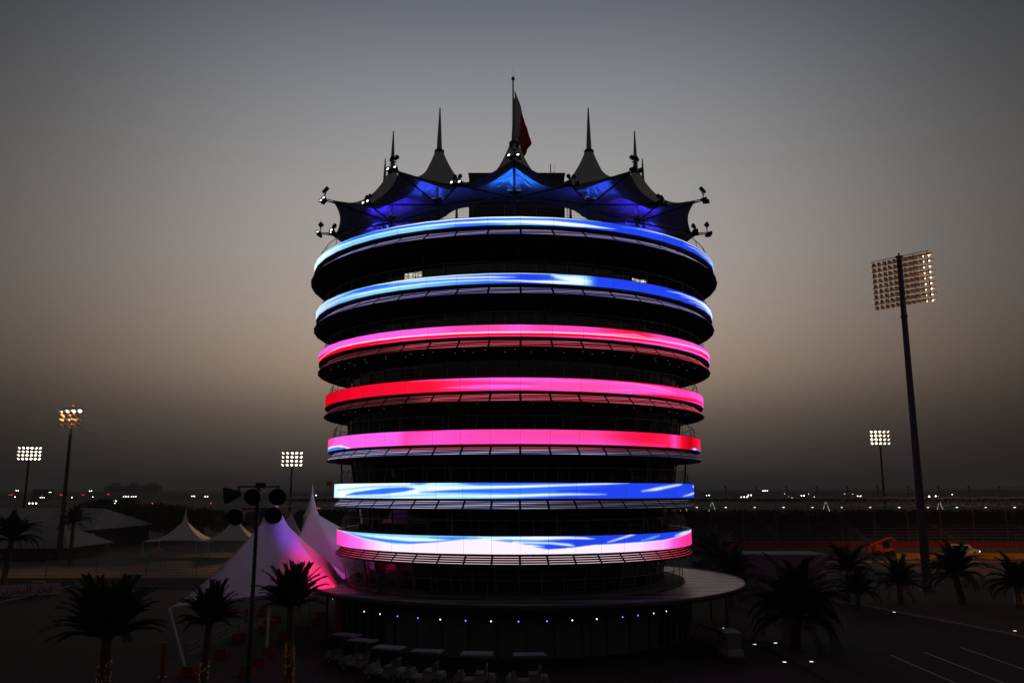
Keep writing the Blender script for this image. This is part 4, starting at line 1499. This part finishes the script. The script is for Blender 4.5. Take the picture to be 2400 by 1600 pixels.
for i in range(nb):
    x = X0 + BAY * (i + .5)
    if x < -44 or (-22 < x < 24):
        continue
    MB().tube((x, -.3, 0), (x, -.3, 9.6), .07, n=6).build('column', M_steel, gs)
    if i % 1 == 0:
        MB().tube((x, 12, 9.4), (x, 12, 11.8), .16, .12, 8).build('roof_mast', M_steel, gs)
        MB().lathe([(0, .25), (.22, .1), (.2, -.1), (0, -.2)], (x, 12, 12.0), 8).build('mast_ball', M_dark, gs)
        for dx in (2.2, 3.6):
            MB().tube((x, 12, 11.5), (x + dx, 12 - dx * .6, 9.5), .06, n=5).build('stay', M_steel, gs)
    # A-frames on the upper deck
    for s in (-1, 1):
        MB().tube((x + s * 1.1, 24.8, 5.6), (x + s * .15, 24.8, 8.6), .07, n=6).build('a_frame_leg', M_white, gs)
    MB().lathe([(.0, -.05), (.2, -.05), (.24, .05)], (x + 2.4, 22, 7.6), 8).build('stand_lamp', emis('stand_lamp_%d' % (i % 2), [(1, .85, .7), (1, .55, .45)][i % 2], 3.0), gs)
for i in (14, 18, 22, 26, 13):
    x = X0 + BAY * (i + .5)
    m = MB()
    for s in (-1, 1):
        for q in np.linspace(0, 1, 14):
            c = Vector((x + s * (1.1 - .95 * q), 24.65, 5.6 + 3.0 * q))
            m.box(c, (.09, .09, .09))
    o = m.build('bulb_string', emis('festoon', (1, .86, .6), .9), gs)
    o['kind'] = 'stuff'
# red barrier, racing boards, kerb blocks
for i in range(20):
    x0 = 33 + i * 8.2
    o = MB().box((x0 + 4.05, 84, .95), (8.1, .25, 1.9)).build('red_barrier', M_red)
    tag(o, 'red barrier panel below the grandstand, ' + ORD[i] + ' one from the tower', 'barrier', 'red barrier panels below the grandstand')
def text_mesh(s, size, ext=.01, font_shear=0):
    cu = bpy.data.curves.new('lettering', 'FONT')
    cu.body = s
    cu.size = size
    cu.extrude = ext
    cu.align_x = 'CENTER'
    cu.align_y = 'CENTER'
    ob = bpy.data.objects.new('tmp', cu)
    COL.objects.link(ob)
    dg = bpy.context.evaluated_depsgraph_get()
    me = bpy.data.meshes.new_from_object(ob.evaluated_get(dg))
    bpy.data.objects.remove(ob)
    return me
tm = text_mesh('PIRELLI', 1.05)
tm.materials.clear()
tm.materials.append(mat('board_red', (.5, .02, .02), .5))
words = ['first yellow racing board left of the tall mast, with red letters', 'yellow racing board right behind the tall mast foot', 'yellow racing board just right of the tall mast, partly behind a palm', 'yellow racing board below the white van', 'yellow racing board at the right edge of the picture', 'yellow racing board cut by the right edge of the picture']
for i in range(6):
    c = at_y(2131 + i * 57.6, 1303.5, 142)
    t = thing('racing_board', words[i], 'advertising board', (c.x, c.y, 0), 0, 'yellow racing boards along the track')
    MB().box((0, 0, .46), (4.19, .12, .92)).build('board', M_yellow, t)
    o = link('lettering', tm, t, (0, -.075, .45))
    o.rotation_euler = (math.pi / 2, 0, 0)
    o.scale = (.78, .85, 1)
for i in range(44):
    x = 34 + i * 2.6
    if 44 > i >= 0:
        pass
KB = {}
kr = struct(MB().box((95, 62.6, .03), (130, 1.2, .06)).build('kerb_base', M_conc), 'kerb along the outer edge of the race track')
kms = []
for c in (M_red, M_line):
    me = MB().box((0, 0, .03), (2.56, 1.1, .06)).mesh('kerb_block')
    me.materials.append(c)
    kms.append(me)
for i in range(40):
    o = link('kerb_block', kms[i % 2], kr)
    o.location = (34 + i * 2.6, 62.6, .062)
# debris fence posts
def fence(label, x0, x1, y, step, h, lean):
    t = thing('debris_fence', label, 'fence', ((x0 + x1) / 2, y, 0))
    pm = MB().path([(0, 0, 0), (0, 0, h * .8), (lean, -.2, h)], .05, 6).mesh('post')
    pm.materials.append(M_steel)
    xc = (x0 + x1) / 2
    for x in np.arange(x0, x1 + .1, step):
        o = link('post', pm, t)
        o.location = (x - xc, 0, 0)
    m = MB()
    for z in np.linspace(.9, h * .78, 7):
        m.tube((x0 - xc, 0, z), (x1 - xc, 0, z), .012, n=4)
    o = m.build('cables', M_steel, t)
    o['kind'] = 'stuff'
    MB().box((0, -.15, .45), (x1 - x0, .3, .9)).build('concrete_base', M_conc, t)
fence('catch fence with bent post tops on the near side of the track, far left', -98, -32, 37.5 - 8.0, 6.0, 3.6, .55)
fence('catch fence in front of the red barrier below the grandstand', 32, 190, 82.5, 6.0, 3.4, .0)

# white van with headlights on
v = at_z(2262, 1311)
vc = at_y(2262, 1290, 150)
t = thing('van', 'white van with lit headlights in front of the red barrier', 'van', (vc.x, vc.y, .0), 0)
prof = [(-2.2, .45), (2.2, .45), (2.25, .95), (1.55, 1.15), (.75, 1.85), (-2.15, 1.9), (-2.25, 1.0)]
m = MB()
Mr = Matrix.Rotation(math.pi / 2, 3, 'X')
m.prism(prof, -.85, .85, 0, Mr)
m.build('body', M_white, t)
for x0, x1 in ((-.4, .55), (-1.9, -.6)):
    for s in (-1, 1):
        MB().box(((x0 + x1) / 2, s * .855, 1.45), (x1 - x0, .03, .5)).build('window', M_glass, t)
MB().add([(.8, -.72, 1.8), (.8, .72, 1.8), (1.52, .76, 1.2), (1.52, -.76, 1.2)], [(0, 1, 2, 3)]).build('windscreen', M_glass, t)
for x in (-1.45, 1.45):
    for s in (-1, 1):
        m = MB()
        m.lathe([(.12, -.1), (.32, -.1), (.35, 0), (.32, .1), (.12, .1)], (x, s * .8, .35), 16, 0, Matrix.Rotation(math.pi / 2, 4, 'X'))
        m.build('wheel', M_rubber, t)
for s in (-1, 1):
    MB().box((2.25, s * .62, .78), (.06, .26, .16)).build('headlight', M_lampw, t)
t.rotation_euler = (0, 0, RAD(-28))
# orange telescopic handler
hc = at_y(2070, 1290, 150)
t = thing('telehandler', 'orange telescopic lifter with raised bent boom by the barrier', 'construction vehicle', (hc.x, hc.y, 0))
m = MB()
m.box((0, 0, 1.0), (3.2, 1.6, .6), 0)
m.box((-.9, 0, 1.5), (1.2, 1.3, .7), 0)
m.build('chassis', M_orange, t)
m = MB()
m.box((.35, -.45, 1.85), (1.0, .7, 1.2), 0, None, .85)
m.build('cab', M_glass, t)
MB().tube((-2.0, .5, 1.6), (1.0, .5, 2.85), .26, .22, 6).build('boom', M_orange, t)
MB().path([(1.0, .5, 2.85), (1.9, .5, 2.95), (2.6, .5, 2.3)], [.22, .2, .16], 6).build('jib', M_orange, t)
MB().box((-2.2, .5, 1.0), (.4, .5, 1.1)).build('counterweight', M_orange, t)
for x in (-1.2, 1.2):
    for s in (-1, 1):
        MB().lathe([(.15, -.18), (.45, -.18), (.5, 0), (.45, .18), (.15, .18)], (x, s * .75, .5), 16, 0, Matrix.Rotation(math.pi / 2, 4, 'X')).build('wheel', M_rubber, t)
# concrete block on the right
wc = at_y(1839, 1297, 98)
t = thing('concrete_block', 'plain dark concrete building with a pale coping, right of the canopy', 'building', (wc.x, wc.y + 2, 0))
MB().box((0, 0, wc.z / 2 - .1), (9.0, 5, wc.z - .2)).build('wall', M_conc, t)
MB().box((0, 0, wc.z - .1), (9.2, 5.2, .2)).build('coping', M_kerb, t)

# ================================================================== left side bits
def cabinet(label, px, pyb, w, h):
    p = at_z(px, pyb)
    t = thing('utility_cabinet', label, 'cabinet', (p.x, p.y, 0), .15)
    MB().box((0, 0, h / 2), (w, .7, h)).build('body', M_conc, t)
    MB().box((0, -.02, h + .04), (w + .1, .85, .08)).build('lid', M_kerb, t)
    MB().box((.0, -.36, h * .5), (w * .86, .03, h * .8)).build('door', M_steel, t)
cabinet('grey utility cabinet beside the lettered banner', 88, 1392, 1.15, 1.3)
cabinet('grey utility cabinet by the catch fence', 312, 1369, 1.5, 1.2)
b0, b1 = at_z(-120, 1404), at_z(140, 1392)
t = thing('banner', 'low pale banner with dark Arabic lettering at the left edge', 'banner', ((b0.x + b1.x) / 2, (b0.y + b1.y) / 2, 0), math.atan2(b1.y - b0.y, b1.x - b0.x))
Lb = (b1 - b0).length
MB().box((0, 0, .62), (Lb, .1, 1.2)).build('board', mat('banner_white', (.40, .35, .33), .7, noise=.1), t)
me = text_mesh('\ufee6\ufef3\ufeae\ufea4\ufe92\ufedf\u0627 \ufeae\ufea8\ufed3', 1.15)
me.materials.clear()
me.materials.append(M_black)
o = link('lettering', me, t, (Lb * .17, -.07, .62))
o.rotation_euler = (math.pi / 2, 0, 0)
p = at_z(368, 1330)
t = thing('marshal_shelter', 'small orange lit shelter roof beside the track', 'shelter', (p.x, p.y, 0))
MB().lathe([(0, 3.1), (1.0, 2.5), (1.25, 2.35)], (0, 0, 0), 4, 0, None, False).build('roof', mat('orange_canvas', (.55, .22, .08), .7), t)
for x, y in ((-.8, -.8), (.8, -.8), (.8, .8), (-.8, .8)):
    MB().tube((x, y, 0), (x, y, 2.5), .04, n=6).build('post', M_steel, t)
p = at_z(380, 1588)
t = thing('pylon_sign', 'narrow upright red sign panel at the lower left', 'sign', (p.x, p.y, 0), .2)
MB().box((0, 0, 1.05), (.26, .1, 2.0)).build('panel', M_red, t)
MB().box((0, 0, .03), (.5, .4, .06)).build('foot', M_dark, t)
for pi, (px, py) in enumerate(sorted(((543, 1438), (586, 1438), (618, 1440), (630, 1466), (618, 1480), (709, 1482), (742, 1462), (517, 1540), (629, 1540), (608, 1560), (580, 1582), (444, 1582), (645, 1455), (752, 1447), (560, 1500), (665, 1500)))):
    p = at_z(px, py)
    t = thing('planter', 'small red planter box by the large tent, ' + ORD[pi] + ' from the left', 'planter', (p.x, p.y, 0), rnd.uniform(-.2, .2), 'red planters on the forecourt')
    MB().box((0, 0, .24), (.78, .6, .48), 0, None, 1.06).build('box', M_red, t)
    MB().box((0, 0, .5), (.74, .56, .05)).build('soil', M_bed, t)
# low railing in front of the tent
a, b = at_z(440, 1545), at_z(600, 1470)
t = thing('barrier_rail', 'low metal rail running diagonally below the large tent', 'railing', (a.x, a.y, 0))
d = b - a
for i in range(11):
    MB().tube(d * (i / 10), d * (i / 10) + Vector((0, 0, 1.0)), .025, n=6).build('post', M_steel, t)
for z in (.35, .68, 1.0):
    MB().tube(Vector((0, 0, z)), d + Vector((0, 0, z)), .02, n=6).build('rail', M_steel, t)

# ================================================================== golf carts
def golf_cart():
    t = thing('golf_cart', '', 'golf cart', (0, 0, 0), 0, 'golf carts parked round the tower foot')
    Mr = Matrix.Rotation(math.pi / 2, 3, 'X')
    m = MB()
    m.prism([(-1.15, .3), (-.1, .3), (-.05, .4), (.55, .36), (.75, .3), (1.2, .36), (1.25, .55), (1.0, .82), (.72, .88), (.62, .5), (-.02, .48), (-.06, .72), (-.5, .74), (-1.1, .7), (-1.2, .5)], -.52, .52, 0, Mr)
    m.build('body', mat('cart_paint', (.30, .29, .28), .6, spec=.2, noise=.12), t)
    MB().box((-.32, 0, .78), (.55, 1.0, .14)).build('seat', M_seat, t)
    MB().box((-.66, 0, 1.02), (.12, 1.0, .42), 0, Matrix.Rotation(-.15, 3, 'Y')).build('backrest', M_seat, t)
    m = MB()
    m.add([(-1.05, -.6, 1.82), (.85, -.6, 1.80), (.85, .6, 1.80), (-1.05, .6, 1.82), (-.95, -.52, 1.89), (.75, -.52, 1.88), (.75, .52, 1.88), (-.95, .52, 1.89)],
          [(3, 2, 1, 0), (4, 5, 6, 7), (0, 1, 5, 4), (1, 2, 6, 5), (2, 3, 7, 6), (3, 0, 4, 7)])
    m.build('roof', mat('cart_roof', (.26, .25, .25), .7, spec=.15, noise=.15), t)
    for s in (-1, 1):
        MB().tube((.98, s * .48, .84), (.72, s * .5, 1.82), .02, n=6).build('roof_post', M_black, t)
        MB().tube((-.85, s * .48, .72), (-.8, s * .5, 1.82), .02, n=6).build('roof_post', M_black, t)
        MB().box((1.16, s * .36, .66), (.04, .14, .08)).build('headlamp', M_lens_off, t)
    MB().add([(.96, -.45, .9), (.96, .45, .9), (.75, .46, 1.72), (.75, -.46, 1.72)], [(0, 1, 2, 3)]).build('windscreen', M_glass, t)
    m = MB()
    m.tube((.6, .22, .6), (.38, .22, .98), .018, n=6)
    m.lathe([(.17, -.012), (.185, 0), (.17, .012)], (.38, .22, .98), 14, 0, Matrix.Rotation(-.6, 4, 'Y'))
    m.build('steering_wheel', M_black, t)
    wm = MB()
    wm.lathe([(.05, -.09), (.2, -.1), (.23, -.06), (.23, .06), (.2, .1), (.05, .09)], (0, 0, 0), 18, 0, Matrix.Rotation(math.pi / 2, 4, 'X'))
    wm.lathe([(.0, -.095), (.12, -.095)], (0, 0, 0), 12, 1, Matrix.Rotation(math.pi / 2, 4, 'X'))
    wm.lathe([(.12, .095), (.0, .095)], (0, 0, 0), 12, 1, Matrix.Rotation(math.pi / 2, 4, 'X'))
    wme = wm.mesh('wheel')
    wme.materials.append(M_rubber)
    wme.materials.append(M_steel)
    for x in (-.78, .85):
        for s in (-1, 1):
            link('wheel', wme, t).location = (x, s * .46, .23)
    return t
cart = golf_cart()
index_kids(cart)
CARTS = [cart]
SPOTS = [(806, 1556, 'golf cart at the left end of the row by the red panel', 150), (843, 1572, 'golf cart second from the left end of the row', 152), (905, 1592, 'pale roofed golf cart third from the left in the row', 160),
         (995, 1603, 'golf cart with the dark roof, fourth from the left in the row', 168), (1113, 1610, 'golf cart with the pale roof below the lamps, fifth from the left', 176), (1238, 1613, 'golf cart at the right end of the row', 184)]
for i, (px, py, lab, ang) in enumerate(SPOTS):
    p = at_z(px, py)
    if i == 0:
        cart.location = p
        cart.rotation_euler = (0, 0, RAD(ang))
        cart['label'] = lab
    else:
        c = copy_tree(cart, p, RAD(ang), lab)
        CARTS.append(c)
p = at_z(1714, 1546)
copy_tree(cart, p, RAD(-88), 'lone golf cart facing the camera on the right of the forecourt')

dk = None
for i in (0, 1, 3, 5):
    for ch in COL.objects:
        if ch.parent == CARTS[i] and ch.name.startswith('roof') and not ch.name.startswith('roof_post'):
            if dk is None:
                dk = ch.data.copy()
                dk.materials[0] = M_dark
            ch.data = dk
            ch['label'] = 'dark roof'
# small ground lamps in the bed and along the road
for px, py, lab in ((1696, 1475, 'small ground lamp beside the lone golf cart'), (1769, 1513, 'ground lamp, left one of the upper pair in the bed'), (1818, 1510, 'ground lamp, right one of the upper pair in the bed'), (1839, 1555, 'ground lamp, left one of the lower pair in the bed'),
                    (1902, 1554, 'ground lamp, right one of the lower pair in the bed'), (2096, 1437, 'ground lamp at the far kerb of the road'), (2379, 1481, 'ground lamp at the far kerb near the right edge')):
    p = at_z(px, py)
    m = MB()
    m.lathe([(.12, 0), (.12, .1), (.14, .12)], (0, 0, 0), 10, 0)
    m.lathe([(.13, .125), (0, .15)], (0, 0, 0), 10, 1)
    o = m.build('ground_lamp', [M_black, emis('ground_lens', (1, .85, .72), 2.0)], None, (p.x, p.y, 0))
    tag(o, lab, 'ground lamp', 'ground lamps')

# ================================================================== far lamps and buildings
def far_lamp(px, py, Y, col, r, lab, n=1):
    p = at_y(px, py, Y)
    H = max(p.z, 3.0)
    t = thing('street_lamp', lab, 'street lamp', (p.x, p.y, 0), 0, 'far lamps on the horizon')
    MB().tube((0, 0, 0), (0, 0, H), .12, .07, 6).build('pole', M_dark, t)
    for i in range(n):
        x = (i - (n - 1) / 2) * r * 2.6
        m = MB()
        r2 = r * .48
        m.lathe([(0, r2), (r2 * .75, r2 * .66), (r2, 0), (r2 * .75, -r2 * .66), (0, -r2)], (x, -.3, H), 8)
        m.build('lamp_head', M_lampr if col == 'r' else M_lampw, t)
FL = [(41, 1149, 620, 'w', .55, 2), (36, 1164, 500, 'w', .5, 1), (100, 1165, 480, 'w', .42, 3), (118, 1153, 620, 'w', .4, 2), (26, 1159, 600, 'r', .35, 4), (58, 1160, 600, 'r', .35, 1), (98, 1160, 600, 'r', .35, 1), (144, 1159, 600, 'r', .45, 2),
      (169, 1165, 500, 'w', .5, 1), (195, 1159, 620, 'r', .4, 2), (213, 1150, 600, 'w', .5, 2), (218, 1164, 500, 'w', .45, 1), (254, 1158, 620, 'r', .4, 2), (296, 1163, 450, 'w', .5, 3), (314, 1163, 450, 'w', .42, 3),
      (78, 1179, 270, 'w', .42, 3), (223, 1180, 300, 'r', .3, 1), (358, 1179, 300, 'r', .3, 1), (453, 1162, 480, 'w', .5, 2), (484, 1163, 480, 'w', .5, 2), (495, 1179, 280, 'r', .26, 1), (554, 1162, 480, 'w', .5, 1), (741, 1160, 480, 'w', .5, 1), (747, 1190, 220, 'r', .2, 2),
      (1659, 1160, 520, 'w', .6, 2), (1744, 1164, 430, 'w', .6, 3), (1757, 1160, 480, 'w', .6, 2), (1793, 1149.5, 600, 'w', .6, 3), (1881, 1161, 500, 'w', .6, 2), (1847, 1164, 480, 'w', .35, 1), (1856, 1166, 480, 'w', .3, 1), (1908, 1164, 480, 'w', .3, 1),
      (2013, 1162, 500, 'w', .65, 2), (2177, 1163, 450, 'w', .8, 1), (2196, 1162, 480, 'w', .7, 2), (2229, 1158, 520, 'w', .4, 2), (1839, 1157, 700, 'w', .35, 1), (1895, 1157, 700, 'w', .3, 1), (1979, 1157, 700, 'w', .3, 1), (1998, 1157, 700, 'w', .35, 1)]
cnt = {}
for px, py, Y, col, r, n in sorted(FL):
    key = (col, px < 800)
    cnt[key] = cnt.get(key, 0) + 1
    far_lamp(px, py, Y, col, r, ('tiny red light' if col == 'r' else 'tiny white lamp') + ' on the horizon, ' + ORD[cnt[key] - 1] + (' from the left edge' if px < 800 else ' to the right of the tower'), n)
# four-lamp pole at left
p = at_y(266, 1179, 210)
t = thing('lamp_pole', 'pole with four white round lamps in front of the dark trees at left', 'lamp post', (p.x, p.y, 0))
MB().tube((0, 0, 0), (0, 0, p.z + .4), .12, .08, 8).build('pole', M_dark, t)
for dx, dz, r in ((-.5, .35, .22), (.42, .4, .36), (-.5, -.32, .28), (.5, -.3, .38)):
    m = MB()
    m.lathe([(0, r), (r * .7, r * .7), (r, 0), (r * .7, -r * .7), (0, -r)], (dx, -.25, p.z + dz), 10)
    m.build('lamp', M_lampw, t)
# apartment blocks in the haze
M_blk = mat('pale_block', (.22, .22, .23), .9, noise=.1, scale=.05)
M_win = mat('block_window', (.02, .02, .025), .2)
for i, (px0, px1, pt) in enumerate(((246, 286, 1137), (291, 327, 1137), (332, 373, 1137))):
    a, b = at_y(px0, pt, 1400), at_y(px1, pt, 1400)
    w = b.x - a.x
    t = thing('apartment_block', ['left', 'middle', 'right'][i] + ' one of three pale apartment blocks on the hazy horizon', 'building', ((a.x + b.x) / 2, a.y, 0), 0, 'apartment blocks on the horizon')
    H = a.z
    MB().box((0, 6, H / 2), (w, 14, H)).build('wall', M_blk, t)
    MB().box((w * .05, 6, H + 2.0), (w * .42, 8, 4.0)).build('roof_house', M_blk, t)
    for r_ in range(5):
        for c in range(6):
            MB().box((-w / 2 + w * (c + .5) / 6, -1.05, H * (r_ + .6) / 5.4), (w / 11, .3, H / 9)).build('window', M_win, t)
a, b = at_y(77, 1146, 1000), at_y(114, 1146, 1000)
t = thing('office_block', 'dark box shaped building on the horizon between the left masts', 'building', ((a.x + b.x) / 2, a.y, 0))
MB().box((0, 6, a.z / 2), (b.x - a.x, 12, a.z)).build('wall', M_dark, t)
for c in range(5):
    MB().box(((b.x - a.x) * ((c + .5) / 5 - .5), -.1, a.z * .6), (1.6, .3, a.z * .3)).build('window', M_win, t)
# small red flag left of the tower
p = at_y(772, 1131, 190)
t = thing('flagpole', 'thin far pole with a tiny red flag just left of the tower', 'flagpole', (p.x - .6, p.y, 0))
MB().tube((0, 0, 0), (0, 0, p.z + .4), .06, .04, 6).build('pole', M_dark, t)
MB().add([(0, 0, p.z + .3), (1.3, .1, p.z + .2), (1.25, .12, p.z - .6), (0, 0, p.z - .55), (0, .03, p.z + .3), (1.3, .13, p.z + .2), (1.25, .15, p.z - .6), (0, .03, p.z - .55)], [(0, 1, 2, 3), (7, 6, 5, 4)]).build('flag_cloth', M_red, t)

# ================================================================== evening haze
hz = MB().box((0, 0, 38), (14200, 14200, 79)).build('haze', [])
hz['kind'] = 'stuff'
hz['label'] = 'thin grey evening haze'
mh = bpy.data.materials.new('haze_air')
mh.use_nodes = True
t_ = mh.node_tree
t_.nodes.remove(t_.nodes['Principled BSDF'])
pv = t_.nodes.new('ShaderNodeVolumePrincipled')
pv.inputs['Color'].default_value = (.82, .80, .78, 1)
pv.inputs['Density'].default_value = .00030
t_.links.new(pv.outputs[0], t_.nodes['Material Output'].inputs['Volume'])
hz.data.materials.append(mh)
hz.display_type = 'WIRE'
